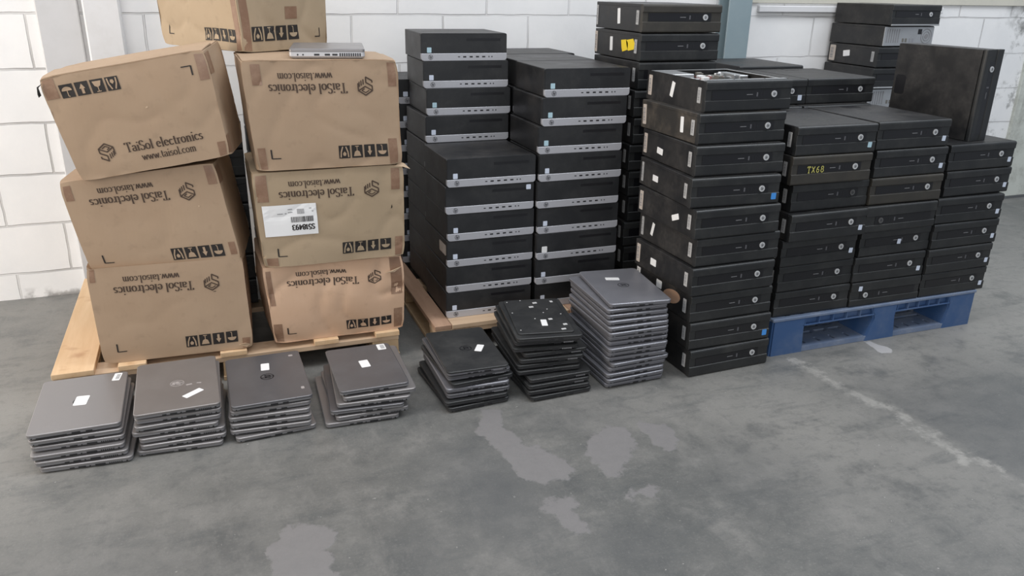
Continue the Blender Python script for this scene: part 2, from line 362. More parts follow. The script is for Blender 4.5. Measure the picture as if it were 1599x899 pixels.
def text_polys(s, x0, y0, x1, h, wd=0.09, hs=0.55, xs=None):
    adv = sum(G[c][0] for c in s); sx = (x1-x0)/adv; out = []; x = 0
    for c in s:
        for st in G[c][1]:
            pts = [((x+p)*sx, q*h) for p, q in st]
            out += [[(x0+a, y0+b_) for a, b_ in q] for q in ribbon(pts, wd*h, hs)]
        x += G[c][0]
    return out
def hp_mark(cx, cy, r):
    """two slanted letters cut by a ring, as on the cases"""
    out = []
    out += ribbon(arc(cx, cy, r*0.92, r*0.92, 0, 360, 22), r*0.13)
    sl = 0.28
    def S(pts): return [(cx + (p + q*sl)*r, cy + q*r) for p, q in pts]
    out += ribbon(S([(-0.42, 0.9), (-0.42, -0.45)]), r*0.17)
    out += ribbon(S([(-0.42, 0.15), (-0.2, 0.30), (-0.08, 0.15), (-0.08, -0.45)]), r*0.17)
    out += ribbon(S([(0.18, 0.30), (0.18, -0.9)]), r*0.17)
    out += ribbon(S([(0.18, 0.30), (0.42, 0.30), (0.50, 0.10), (0.50, -0.22), (0.40, -0.42), (0.18, -0.42)]), r*0.17)
    return out
def polys_mesh(name, polys, fn):
    """2D polygons carried onto a surface by fn(p,q,lift) -> thin raised print"""
    vs_, fs = [], []
    for poly in polys:
        b0 = len(vs_)
        vs_ += [tuple(fn(p, q)) for p, q in poly]; fs.append(tuple(range(b0, b0+len(poly))))
    me = bpy.data.meshes.new(name); me.from_pydata(vs_, [], fs); me.update(); return me
def slab_polys(bm, polys, fn, t):
    for poly in polys:
        lo = [bm.verts.new(fn(p, q, 0)) for p, q in poly]; hi = [bm.verts.new(fn(p, q, t)) for p, q in poly]
        n = len(poly)
        bm.faces.new(hi)
        for i in range(n): bm.faces.new((lo[i], lo[(i+1) % n], hi[(i+1) % n], hi[i]))
def raised(name, polys, fn, t=0.0006):
    def b(bm): slab_polys(bm, polys, fn, t); fixnormals(bm)
    return mesh_of(name, b)
FRONT = lambda y: (lambda p, q, t: (p, y - t, q))
TOP = lambda z: (lambda p, q, t: (p, q, z + t))
SIDE = lambda x: (lambda p, q, t: (x - t, p, q))
def rotrect(cx, cy, w_, h_, deg, r=0.0):
    a = radians(deg); pts = rrect(-w_/2, w_/2, -h_/2, h_/2, r, 3) if r else [(w_/2, h_/2), (-w_/2, h_/2), (-w_/2, -h_/2), (w_/2, -h_/2)]
    return [(cx + p*cos(a) - q*sin(a), cy + p*sin(a) + q*cos(a)) for p, q in pts]

_cache = {}
def cached(key, fn):
    if key not in _cache: _cache[key] = fn()
    return _cache[key]

# ------------------------------------------------------------------ the setting
def poly_sdf(P, poly):
    """signed distance, positive inside"""
    x, y = P[:, 0], P[:, 1]; d = np.full(len(P), 9e9); ins = np.zeros(len(P), bool)
    n = len(poly)
    for i in range(n):
        ax, ay = poly[i]; bx, by = poly[(i+1) % n]
        ex, ey = bx-ax, by-ay; t = np.clip(((x-ax)*ex + (y-ay)*ey)/(ex*ex+ey*ey), 0, 1)
        d = np.minimum(d, np.hypot(x-ax-t*ex, y-ay-t*ey))
        c = ((ay > y) != (by > y)) & (x < (bx-ax)*(y-ay)/((by-ay) or 1e-9) + ax); ins ^= c
    return np.where(ins, d, -d)
def line_dist(P, pts):
    x, y = P[:, 0], P[:, 1]; d = np.full(len(P), 9e9)
    for (ax, ay), (bx, by) in zip(pts, pts[1:]):
        ex, ey = bx-ax, by-ay; t = np.clip(((x-ax)*ex + (y-ay)*ey)/(ex*ex+ey*ey), 0, 1)
        d = np.minimum(d, np.hypot(x-ax-t*ex, y-ay-t*ey))
    return d
def make_floor():
    x0, x1, y0, y1, s = -3.0, 6.2, -0.8, 4.4, 0.02
    nx, ny = int((x1-x0)/s)+1, int((y1-y0)/s)+1
    xs, ys = np.linspace(x0, x1, nx), np.linspace(y0, y1, ny)
    X, Y = np.meshgrid(xs, ys); V = np.stack([X.ravel(), Y.ravel(), np.zeros(X.size)], 1)
    idx = np.arange(nx*ny).reshape(ny, nx)
    F = np.stack([idx[:-1, :-1].ravel(), idx[:-1, 1:].ravel(), idx[1:, 1:].ravel(), idx[1:, :-1].ravel()], 1)
    me = bpy.data.meshes.new('floor')
    me.vertices.add(len(V)); me.vertices.foreach_set('co', V.ravel())
    me.loops.add(F.size); me.loops.foreach_set('vertex_index', F.ravel().astype(np.int32))
    me.polygons.add(len(F)); me.polygons.foreach_set('loop_start', (np.arange(len(F))*4).astype(np.int32))
    me.update(calc_edges=True); me.validate()
    pale = [[(0.73,2.15),(0.78,2.12),(0.76,2.01),(0.78,1.92),(0.84,1.84),(0.87,1.74),(0.84,1.7),(0.75,1.7),(0.71,1.75),(0.71,1.83),(0.69,1.89),(0.69,1.95),(0.67,2.0)],
      [(1.04,1.93),(1.12,1.91),(1.11,1.85),(1.12,1.81),(1.05,1.75),(0.98,1.67),(0.94,1.69),(0.94,1.75),(0.92,1.8),(0.96,1.86),(1.0,1.88)],
      [(1.165,1.905),(1.25,1.88),(1.235,1.78),(1.18,1.745),(1.14,1.785)],
      [(0.08,1.75),(0.17,1.72),(0.2,1.67),(0.16,1.62),(0.17,1.50),(0.15,1.40),(-0.02,1.45),(0.03,1.57),(0.03,1.66)],
      [(0.74,1.66),(0.82,1.62),(0.8,1.52),(0.75,1.46),(0.73,1.54),(0.72,1.61)],
      [(0.94,1.61),(1.03,1.61),(1.07,1.56),(1.01,1.54),(0.95,1.55)]]
    P = V[:, :2]
    a = np.full(len(P), -1.0)
    for i, pl in enumerate(pale):
        sd = poly_sdf(P, pl)
        if i >= 4: sd = sd*0.55 - 0.006
        a = np.maximum(a, sd)
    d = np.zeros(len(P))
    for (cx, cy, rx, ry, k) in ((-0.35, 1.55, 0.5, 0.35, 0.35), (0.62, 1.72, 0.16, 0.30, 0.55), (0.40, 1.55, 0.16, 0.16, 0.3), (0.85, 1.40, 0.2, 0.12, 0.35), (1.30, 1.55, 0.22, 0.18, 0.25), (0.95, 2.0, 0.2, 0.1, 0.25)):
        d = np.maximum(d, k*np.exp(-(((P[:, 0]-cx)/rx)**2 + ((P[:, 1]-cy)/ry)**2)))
    jd = line_dist(P, [(1.94, 2.13), (1.94, 1.98), (1.95, 1.85), (1.99, 1.71), (1.985, 1.5), (1.97, 1.40)])
    j = 0.022 - jd
    jd2 = line_dist(P, [(2.01, 1.71), (2.02, 1.5), (2.02, 1.33), (2.03, 1.0)])
    j = np.maximum(j, 0.004 - jd2)
    wh = poly_sdf(P, [(2.31,2.18),(2.335,2.17),(2.34,2.13),(2.365,2.09),(2.34,2.055),(2.29,2.065),(2.30,2.11)])
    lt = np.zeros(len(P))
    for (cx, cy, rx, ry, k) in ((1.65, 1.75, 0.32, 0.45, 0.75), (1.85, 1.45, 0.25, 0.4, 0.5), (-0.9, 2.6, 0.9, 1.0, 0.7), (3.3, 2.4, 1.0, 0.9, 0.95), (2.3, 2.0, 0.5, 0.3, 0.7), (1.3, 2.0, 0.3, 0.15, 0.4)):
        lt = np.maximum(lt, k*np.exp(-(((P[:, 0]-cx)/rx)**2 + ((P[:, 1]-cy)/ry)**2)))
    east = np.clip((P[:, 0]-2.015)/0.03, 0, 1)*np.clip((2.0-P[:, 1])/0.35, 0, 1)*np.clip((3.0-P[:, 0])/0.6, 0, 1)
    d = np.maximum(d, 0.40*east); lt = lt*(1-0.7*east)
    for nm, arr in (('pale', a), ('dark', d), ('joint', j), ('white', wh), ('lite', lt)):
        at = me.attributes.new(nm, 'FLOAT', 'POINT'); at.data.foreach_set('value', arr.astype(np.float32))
    tag(link('floor', me, 'floor'), kind='structure')
make_floor()
WY = 3.665
tag(link('wall_back', boxes_mesh('wall_back', [(-3.0, 4.78, WY, WY+0.15, 0, 2.6)]), 'wall'), kind='structure')
tag(link('wall_right', boxes_mesh('wall_right', [(5.42, 6.2, WY, WY+0.15, 0, 2.6)]), 'wall'), kind='structure')
# white column boxed against the left part of the wall, and its duct
tag(link('trim_1', boxes_mesh('trim_1', [(-0.56, -0.415, WY-0.035, WY, 0, 2.6)], 0.004), 'grey_paint'), kind='structure')
tag(link('trim_2', boxes_mesh('trim_2', [(-0.395, -0.265, WY-0.075, WY, 0, 2.6)], 0.006), 'white_paint'), kind='structure')
# blue grey steel column: flange, web, flange
tag(link('trim_3', boxes_mesh('trim_3', [(2.50, 2.635, WY-0.10, WY-0.09, 0, 2.6), (2.56, 2.57, WY-0.09, WY-0.01, 0, 2.6), (2.50, 2.635, WY-0.01, WY, 0, 2.6)], 0.002), 'teal_steel'), kind='structure')
# flat white conduit and the cream ledge above it
tag(link('trim_4', boxes_mesh('trim_4', [(2.74, 4.0, WY-0.022, WY, 1.168, 1.200), (3.52, 3.55, WY-0.026, WY, 1.164, 1.204)], 0.003), 'white_paint'), kind='structure')
tag(link('trim_5', boxes_mesh('trim_5', [(2.66, 4.78, WY-0.012, WY, 1.212, 1.40)], 0.002), 'cream_paint'), kind='structure')
# stained door at the right end
dr = link('door_1', boxes_mesh('door_1', [(4.80, 5.42, WY+0.03, WY+0.07, 0.02, 2.2)], 0.003), 'door'); tag(dr, kind='structure')
link('door_frame', boxes_mesh('door_frame', [(4.76, 4.81, WY-0.02, WY+0.10, 0, 2.25), (5.40, 5.44, WY-0.02, WY+0.10, 0, 2.25)], 0.003), 'door', dr)

# ------------------------------------------------------------------ wooden pallets
def wood_pallet(name, x0, y0, w_, d_, h, boards, label, top_mat, group):
    t = empty(name, (x0, y0, 0), label=label, cat='pallet', group=group)
    tb = 0.018
    rnd = random.Random(int(x0*100)+7)
    for a, b_ in boards:
        me = boxes_mesh('deck_board', [(a, b_, rnd.uniform(-0.004, 0.004), d_, h-tb, h-rnd.uniform(0.0, 0.0008))], 0.0012)
        link('deck_board', me, top_mat, t)
    for y in (0.0, d_/2-0.045, d_-0.09):
        link('cross_board', boxes_mesh('cross_board', [(0.002, w_-0.002, y+0.003, y+0.093, h-2*tb, h-tb-0.0003)], 0.0012), 'wood_width', t)
        for x in (0.0, w_/2-0.05, w_-0.1):
            link('block', boxes_mesh('block', [(x+0.003, x+0.097, y+0.004, y+0.09, 0.016, h-2*tb-0.0003)], 0.0015), 'wood_block', t)
    for x in (0.0, w_/2-0.05, w_-0.1):
        link('bottom_board', boxes_mesh('bottom_board', [(x, x+0.1, 0, d_, 0.0, 0.016)], 0.0012), 'wood_block', t)
    return t
wood_pallet('wooden_pallet', -0.546, 2.615, 1.116, 0.93, 0.104,
            [(0.0, 0.122), (0.192, 0.276), (0.505, 0.591), (0.815, 0.899), (1.030, 1.116)],
            'pale wooden pallet under the cardboard cartons', 'wood_depth', None)
wood_pallet('wooden_pallet', 0.700, 2.600, 1.152, 1.04, 0.104,
            [(0.0, 0.064), (0.30, 0.39), (0.54, 0.63), (0.78, 0.87), (1.06, 1.152)],
            'wooden pallet under the silver-striped desktop computers', 'wood_old', None)
# the pale front deck board of the second pallet sits across the front
pp = [o for o in col.objects if o.name.startswith('wooden_pallet')][-1]
for a_, b2_ in ((0.066, 0.298), (0.392, 0.538)): link('front_board', boxes_mesh('front_board', [(a_, b2_, 0.0, 0.085, 0.0865, 0.1035)], 0.0012), 'wood_width', pp)

# ------------------------------------------------------------------ blue plastic pallet
def blue_pallet():
    W_, D_, Hh = 1.004, 1.16, 0.15
    t = empty('plastic_pallet', (1.860, 2.172, 0), (0, 0, 0), 'blue plastic pallet under the black desktop computers', 'pallet')
    # deck with worn rim and slots
    def deck(bm):
        bm_box(bm, 0, W_, 0, 0.02, 0.137, Hh, 0.003)
        bm_box(bm, 0, W_, D_-0.02, D_, 0.137, Hh)
        bm_box(bm, 0, 0.02, 0.02, D_-0.02, 0.137, Hh); bm_box(bm, W_-0.02, W_, 0.02, D_-0.02, 0.137, Hh)
        for i in range(14):
            x = 0.02 + i*(W_-0.04)/14; bm_box(bm, x, x+0.045, 0.02, D_-0.02, 0.140, Hh-0.0005)
        for i in range(8):
            y = 0.1 + i*0.13; bm_box(bm, 0.02, W_-0.02, y, y+0.05, 0.141, Hh-0.001)
    link('deck', mesh_of('deck', deck), 'blue_worn', t)
    # lip with ribs under the front rim, between the legs
    spans = [(0.150, 0.475), (0.595, 0.862)]
    def lip(bm):
        for a, b_ in spans:
            bm_box(bm, a-0.01, b_+0.01, 0.018, 0.024, 0.108, 0.138)
            bm_box(bm, a-0.01, b_+0.01, 0.002, 0.024, 0.106, 0.111, 0.001)
            n = 5
            for i in range(n+1):
                x = a + (b_-a)*i/n; bm_box(bm, x-0.002, x+0.002, 0.003, 0.02, 0.108, 0.138)
    link('front_lip', mesh_of('front_lip', lip), 'blue_plastic', t)
    # legs, flared at the foot
    def leg(a, b_, y0, y1, fl, fr):
        def b(bm):
            pts = [(a, 0.0), (b_+fr, 0.0), (b_+fr*0.5, 0.045), (b_, 0.09), (b_+fr*0.4, 0.137), (a-fl*0.4, 0.137), (a, 0.09), (a-fl*0.5, 0.045), (a-fl, 0.0)]
            prism(bm, pts[1:], 'y', y0, y1); fixnormals(bm)
            bmesh.ops.bevel(bm, geom=[e for e in bm.edges if abs(e.verts[0].co.y-e.verts[1].co.y) < 1e-5 and e.verts[0].co.y < y0+0.01 and abs(e.verts[0].co.z - e.verts[1].co.z) > 0.01], offset=0.006, segments=2, affect='EDGES')
        return mesh_of('leg', b)
    for y0, y1 in ((0.0, 0.15), (0.505, 0.655), (D_-0.15, D_)):
        for a, b_, fl, fr in ((0.003, 0.150, 0.0, 0.006), (0.480, 0.590, 0.035, 0.012), (0.865, 1.001, 0.02, 0.0)):
            link('leg', leg(a, b_, y0+0.002, y1, fl, fr), 'blue_plastic', t)
    # perforated bottom runners
    def runner(x0, x1, y0, y1, holes):
        def b(bm):
            xs = sorted({x0, x1} | {h[0] for h in holes} | {h[1] for h in holes}); ys = sorted({y0, y1} | {h[2] for h in holes} | {h[3] for h in holes})
            for i in range(len(xs)-1):
                for j in range(len(ys)-1):
                    cx, cy = (xs[i]+xs[i+1])/2, (ys[j]+ys[j+1])/2
                    if any(h[0] < cx < h[1] and h[2] < cy < h[3] for h in holes): continue
                    bm_box(bm, xs[i], xs[i+1], ys[j], ys[j+1], 0.001, 0.020)
            bmesh.ops.remove_doubles(bm, verts=bm.verts, dist=1e-5)
        return mesh_of('bottom_runner', b)
    hl = []
    for a, b_ in ((0.16, 0.44), (0.62, 0.84)):
        n = 4
        for i in range(n):
            x = a + (b_-a)*i/n; hl += [(round(x, 4), round(x+0.055, 4), 0.100, 0.120), (round(x, 4), round(x+0.055, 4), 0.148, 0.168)]
            xx = round(x+0.05, 4); hl.append((round(x+0.02, 4), round(x+0.032, 4), 0.028, 0.062))
    link('bottom_runner', runner(0.151, 0.864, 0.004, 0.185, hl), 'blue_worn', t)
    link('bottom_runner', boxes_mesh('bottom_runner', [(0.151, 0.864, 0.49, 0.67, 0.001, 0.02)]), 'blue_plastic', t)
    link('bottom_runner', boxes_mesh('bottom_runner', [(0.151, 0.864, D_-0.18, D_-0.004, 0.001, 0.02)]), 'blue_plastic', t)
blue_pallet()

# ------------------------------------------------------------------ desktop computers
W, D1, D2, H = 0.3365, 0.307, 0.380, 0.0995
def chassis_mesh(D, vents=True):
    def b(bm):
        bm_box(bm, 0.0015, W-0.0015, 0.013, D, 0.0015, H, 0.0022, 2)
        # folded top cover overlapping the sides, a shallow step behind the bezel
        bm_box(bm, 0.0008, W-0.0008, 0.020, D-0.004, H-0.012, H+0.0001, 0.0018, 1)
        for x, y in ((0.03, 0.05), (W-0.03, 0.05), (0.03, D-0.05), (W-0.03, D-0.05)):
            prism(bm, circle(x, y, 0.009, 12), 'z', 0.0, 0.002)
        fixnormals(bm)
    return mesh_of('chassis', b)
def silver_parts():
    P = []
    P.append(('chassis', chassis_mesh(D1), 'black_steel'))
    def bez(bm):
        prism(bm, rrect(0, W, 0.0275, H, 0.006, 4, (1, 1, 0, 0)), 'y', 0.0, 0.0135); fixnormals(bm)
        bmesh.ops.bevel(bm, geom=[e for e in bm.edges if all(v.co.y < 1e-5 for v in e.verts)], offset=0.0018, segments=2, affect='EDGES')
    P.append(('front_panel', mesh_of('front_panel', bez), 'black_plastic'))
    def st(bm):
        prism(bm, rrect(0, W, 0.0, 0.0272, 0.011, 5, (0, 0, 1, 1)), 'y', -0.0012, 0.0135); fixnormals(bm)
        bmesh.ops.bevel(bm, geom=[e for e in bm.edges if all(v.co.y < -0.001 for v in e.verts)], offset=0.001, segments=1, affect='EDGES')
    P.append(('silver_strip', mesh_of('silver_strip', st), 'silver_strip'))
    P.append(('logo', raised('logo', hp_mark(0.036, 0.0138, 0.0092), FRONT(-0.0012), 0.0004), 'dark_mark'))
    for x in (0.50, 0.576, 0.65, 0.724):
        P.append(('usb_port', raised('usb_port', [rrect(x*W-0.0062, x*W+0.0062, 0.0118, 0.0168, 0.0008, 2)], FRONT(-0.0012), 0.0003), 'port'))
    P.append(('usb_port', raised('usb_port', [rrect(0.434*W-0.0042, 0.434*W+0.0042, 0.0128, 0.0160, 0.0012, 2)], FRONT(-0.0012), 0.0003), 'port'))
    for x in (0.787, 0.822):
        P.append(('audio_jack', raised('audio_jack', [circle(x*W, 0.0143, 0.0026, 10)], FRONT(-0.0012), 0.0003), 'dark_mark'))
    P.append(('optical_drive', raised('optical_drive', [[(0.31, 0.082), (0.175, 0.082), (0.175, 0.0725), (0.31, 0.0725)]], FRONT(0.0), 0.0003), 'band_plastic'))
    return P
def black_parts(kind='normal'):
    P = []
    side = 'dusty_steel' if kind == 'dusty' else 'black_steel'
    P.append(('chassis', chassis_mesh(D2), side))
    def bez(bm):
        # bezel with a recessed band across the middle
        prof = [(0.0, 0.0070), (0.0, 0.0365), (0.0035, 0.0385), (0.0035, 0.0705), (0.0, 0.0725), (0.0, H-0.0075), (0.0015, H-0.0035), (0.0045, H-0.0010), (0.0090, H), (0.0195, H), (0.0195, 0.0010), (0.004, 0.0010), (0.001, 0.0035)]
        prism(bm, prof, 'x', 0.0, W); fixnormals(bm)
        bmesh.ops.bevel(bm, geom=[e for e in bm.edges if abs(e.verts[0].co.x-e.verts[1].co.x) < 1e-6 and (e.verts[0].co.x < 1e-5 or e.verts[0].co.x > W-1e-5)], offset=0.0012, segments=1, affect='EDGES')
    P.append(('front_panel', mesh_of('front_panel', bez), {'grimy': 'grimy_plastic'}.get(kind, 'dark_plastic')))
    P.append(('drive_band', raised('drive_band', [[(0.292, 0.0690), (0.024, 0.0690), (0.024, 0.0400), (0.292, 0.0400)]], FRONT(0.0034), 0.0012), 'band_plastic'))
    def bt(bm):
        prism(bm, circle(0.266, 0.0545, 0.0105, 24), 'y', -0.0005, 0.0035); fixnormals(bm)
    P.append(('power_button', mesh_of('power_button', bt), 'button_faint' if kind in ('grimy_faint', 'faint') else 'button'))
    P.append(('logo', raised('logo', hp_mark(0.266, 0.0545, 0.0060), FRONT(-0.0005), 0.0003), 'dark_mark'))
    P.append(('slot', raised('slot', [[(0.182, 0.0555), (0.158, 0.0555), (0.158, 0.0535), (0.182, 0.0535)]], FRONT(0.0022), 0.0003), 'print_grey'))
    for x in (0.197, 0.211, 0.223):
        P.append(('usb_port', raised('usb_port', [rrect(x, x+0.0055, 0.047, 0.061, 0.0008, 2), ], FRONT(0.0022), 0.0003), 'lettering' if x < 0.2 else 'port'))
    def latch(bm):
        slab_polys(bm, [rrect(0.140, 0.215, 0.322, 0.368, 0.010, 3)], TOP(H), 0.0008); fixnormals(bm)
    P.append(('cover_latch', mesh_of('cover_latch', latch), 'port'))
    return P
def rear_parts():
    """case turned round: bare steel back panel with vents, ports and fan grille"""
    P = [('chassis', chassis_mesh(D2), 'black_steel')]
    P.append(('back_panel', boxes_mesh('back_panel', [(0.004, W-0.004, 0.008, 0.0135, 0.004, H-0.004)], 0.001), 'steel_bare'))
    P.append(('vent', raised('vent', [[(x+0.006, 0.085), (x, 0.085), (x, 0.02), (x+0.006, 0.02)] for x in (0.02, 0.035, 0.05, 0.065, 0.08, 0.095)], FRONT(0.008), 0.0006), 'print_grey'))
    P.append(('fan_grille', raised('fan_grille', ribbon(arc(0.285, 0.05, 0.035, 0.035, 0, 360, 24), 0.003) + ribbon(arc(0.285, 0.05, 0.022, 0.022, 0, 360, 20), 0.003) + [circle(0.285, 0.05, 0.012, 16)], FRONT(0.008), 0.001), 'print_grey'))
    P.append(('power_socket', raised('power_socket', [[(0.25, 0.085), (0.225, 0.085), (0.225, 0.06), (0.25, 0.06)]], FRONT(0.008), 0.001), 'port'))
    for x in (0.125, 0.145, 0.17, 0.19):
        P.append(('usb_port', raised('usb_port', [[(x+0.012, 0.04), (x, 0.04), (x, 0.022), (x+0.012, 0.022)]], FRONT(0.008), 0.0008), 'port_metal' if x > 0.15 else 'drive_grey'))
    return P
def open_parts():
    """case without its top cover: the steel tray, drives, supply and board show"""
    P = []
    t = 0.0016
    P.append(('chassis', boxes_mesh('chassis', [(0.001, 0.001+t, 0.019, D2, 0, H), (W-0.001-t, W-0.001, 0.019, D2, 0, H),
        (0.0026, W-0.0026, 0.019, D2, 0.0, t), (0.0026, W-0.0026, D2-t, D2, t, H-0.002)]), 'black_steel'))
    P.append(('inner_rim', boxes_mesh('inner_rim', [(0.0028, 0.013, 0.021, D2-0.003, H-0.0035, H-0.0015), (W-0.013, W-0.0028, 0.021, D2-0.003, H-0.0035, H-0.0015),
        (0.013, W-0.013, 0.0175, 0.034, H-0.0035, H+0.0022), (0.013, W-0.013, D2-0.012, D2-0.003, H-0.0035, H-0.0015), (0.0028, W-0.0028, 0.0195, 0.021, 0.002, H-0.0012)]), 'steel_bare'))
    P += [p for p in black_parts() if p[0] in ('front_panel', 'drive_band', 'power_button', 'logo', 'slot', 'usb_port')]
    P.append(('screw', raised('screw', [circle(0.12, 0.0275, 0.003, 8), circle(0.15, 0.0275, 0.003, 8), circle(0.24, 0.0275, 0.003, 8)], TOP(H+0.0022), 0.001), 'port'))
    P.append(('circuit_board', boxes_mesh('circuit_board', [(0.02, 0.20, 0.12, 0.36, 0.008, 0.010)]), 'board_green'))
    P.append(('power_supply', boxes_mesh('power_supply', [(0.016, 0.106, 0.24, 0.365, 0.012, 0.0968)], 0.002), 'steel_bare'))
    P.append(('optical_drive', boxes_mesh('optical_drive', [(0.018, 0.155, 0.04, 0.130, 0.050, 0.085)], 0.002), 'steel_bare'))
    P.append(('hard_drive', boxes_mesh('hard_drive', [(0.165, 0.262, 0.042, 0.13, 0.045, 0.080)], 0.003), 'drive_grey'))
    rc = random.Random(11)
    for nm, mt, cnt in (('connector', 'sticker_white', 9), ('bracket', 'steel_bare', 12), ('component', 'drive_grey', 8)):
        lst = []
        for i in range(cnt):
            x, y = rc.uniform(0.03, 0.27), rc.uniform(0.16, 0.34); a_, b_ = rc.uniform(0.006, 0.03), rc.uniform(0.006, 0.03); z_ = rc.uniform(0.080, 0.095)
            P.append((nm, boxes_mesh(nm, [(x, x+a_, y, y+b_, z_-rc.uniform(0.01, 0.04), z_)], 0.001), mt))
    def fan(bm):
        prism(bm, circle(0.20, 0.27, 0.045, 24), 'z', 0.03, 0.085); fixnormals(bm)
    P.append(('cooling_fan', mesh_of('cooling_fan', fan), 'drive_grey'))
    P.append(('side_bracket', boxes_mesh('side_bracket', [(0.275, 0.322, 0.045, 0.15, 0.06, 0.088)], 0.002), 'steel_bare'))
    P.append(('side_bracket', boxes_mesh('side_bracket', [(0.285, 0.322, 0.225, 0.36, 0.05, 0.090)], 0.002), 'steel_bare'))
    def wires(bm):
        rnd = random.Random(3)
        for k in range(7):
            x, y = 0.11+rnd.uniform(-.02, .05), 0.19+rnd.uniform(-.02, .03)
            pts = [(x, y, 0.06)]
            for i in range(6): pts.append((pts[-1][0]+rnd.uniform(-.02, .03), pts[-1][1]+rnd.uniform(-.015, .03), 0.078+rnd.uniform(-.012, .012)))
            for a, c in zip(pts, pts[1:]):
                d = (Vector(c)-Vector(a)); q = d.to_track_quat('Z', 'Y').to_matrix().to_4x4(); q.translation = (Vector(a)+Vector(c))/2
                bmesh.ops.create_cone(bm, cap_ends=True, segments=6, radius1=0.0011, radius2=0.0011, depth=d.length, matrix=q)
    P.append(('wiring', mesh_of('wiring', wires), 'wire_red'))
    return P
ORD = ['topmost', 'second from the top', 'third from the top', 'fourth from the top', 'fifth from the top', 'sixth from the top', 'seventh from the top',
       'eighth from the top', 'ninth from the top', 'tenth from the top', 'eleventh from the top', 'twelfth from the top']
KINDS = {'silver': silver_parts, 'black': lambda: black_parts('normal'), 'dusty': lambda: black_parts('dusty'), 'grimy': lambda: black_parts('grimy'),
         'faint': lambda: black_parts('faint'), 'rear': rear_parts, 'open': open_parts}
def computer(kind, loc, yaw, label, group=None, stickers=(), flip=False, rot=None, small=False):
    t = empty('desktop_computer', loc, rot or (0, 0, radians(yaw)), label, 'computer', group)
    if flip:   # lies upside down
        t.rotation_euler = (0, pi, radians(yaw))
        t.location = Vector(loc) + Vector((W*cos(radians(yaw)), W*sin(radians(yaw)), H))
    for nm, me, mt in cached(kind, KINDS[kind]):
        link(nm, me, mt, t)
    for st in stickers: sticker(t, *st)
    return t
BARS = [(0.1, 0.16), (0.2, 0.23), (0.27, 0.35), (0.38, 0.41), (0.46, 0.5), (0.55, 0.63), (0.67, 0.7), (0.75, 0.79), (0.83, 0.9)]
def sticker(t, surf, cx, cy, w_, h_, deg, mat, label=None, bars=False, lift=None):
    """paper label on front ('f'), left side ('s') or top ('t') of a case"""
    D = D2
    fn = {'f': FRONT(0.0), 's': SIDE(0.0008), 't': TOP(H+0.0001)}[surf]
    if surf == 't' and lift is not None: fn = TOP(lift)
    key = ('st', surf, cx, cy, w_, h_, deg, mat, lift)
    me = cached(key, lambda: raised('sticker', [rotrect(cx, cy, w_, h_, deg, min(w_, h_)*0.12)], fn, 0.0004))
    o = link('sticker', me, mat, t)
    if label: o['label'] = label
    if bars:
        pl = []
        a = radians(deg)
        for u0, u1 in BARS:
            long_ = h_ >= w_
            L = (h_ if long_ else w_)*0.8; S_ = (w_ if long_ else h_)*0.5
            c0 = ((u0+u1)/2-0.5)*L
            p, q = (0.12*w_, c0) if long_ else (c0, 0.12*h_)
            ww, hh = (S_, (u1-u0)*L) if long_ else ((u1-u0)*L, S_)
            pl.append(rotrect(cx + p*cos(a)-q*sin(a), cy + p*sin(a)+q*cos(a), ww, hh, deg))
        fn2 = (lambda f: (lambda p, q, t_: f(p, q, t_+0.0004)))(fn)
        link('barcode', cached(key+('b',), lambda: raised('barcode', pl, fn2, 0.0002)), 'print_grey', o)
    return o

ICON = lambda m='sticker_cyan': ('f', 0.031, 0.0395, 0.017, 0.019, 0, m, 'small pale blue processor sticker')
S_ = 0.1
# --- silver-striped cases on the wooden pallet
ZP = 0.104
colA = [(0.763,2.665,-.6),(0.765,2.667,-.5),(0.768,2.667,0.2),(0.770,2.665,.3),(0.765,2.667,-.6),(0.769,2.661,0.2)]
colA2 = [(0.775,2.978,0)]*6 + [(0.780,2.982,0.1),(0.791,3.002,-1.2),(0.785,3.020,-2.0),(0.780,3.026,-2.2)]
colB = [(1.117,2.660,-.5),(1.112,2.648,-.5),(1.113,2.646,0.3),(1.116,2.654,0.3),(1.110,2.651,0.),(1.116,2.652,0.3),(1.113,2.662,-.8),(1.125,2.661,-.6),(1.136,2.673,-1.2)]
topA = ['sticker_cyan', 'sticker_pale', 'sticker_cyan', 'sticker_pale']
for k, (x, y, a) in enumerate(colA):
    st = []
    if k in (5, 3, 2, 0): st = [ICON('sticker_pale')]
    if k == 4: st = [('f', 0.315, 0.083, 0.018, 0.018, 0, 'sticker_pale', 'small white sticker at the upper right')]
    extra = ['', '', 'with beige side patch', '', 'with upper-right white sticker', 'with bare dusty lid'][k]
    if k == 2: st.append(('s', 0.060, 0.060, 0.085, 0.040, 0, 'sticker_tan', 'dull beige paper patch'))
    computer('silver', (x, y, ZP+S_*k), a,
             ('silver-striped computer %s, %s of six-high column' % (extra, ORD[5-k])).replace(' ,', ','),
             'silver-striped desktop computers on the wooden pallet', st)
for k, (x, y, a) in enumerate(colA2):
    vis = k >= 6
    st = [ICON(topA[9-k])] if vis else [ICON('sticker_pale')]
    lab = ('silver-striped computer, %s of the tall column nearest the cartons' % ORD[9-k]) if vis else 'silver-striped desktop computer hidden inside the pile on the wooden pallet'
    computer('silver', (x, y, ZP+S_*k), a, lab, 'silver-striped desktop computers on the wooden pallet' if vis else 'desktop computers hidden inside the silver-striped pile', st)
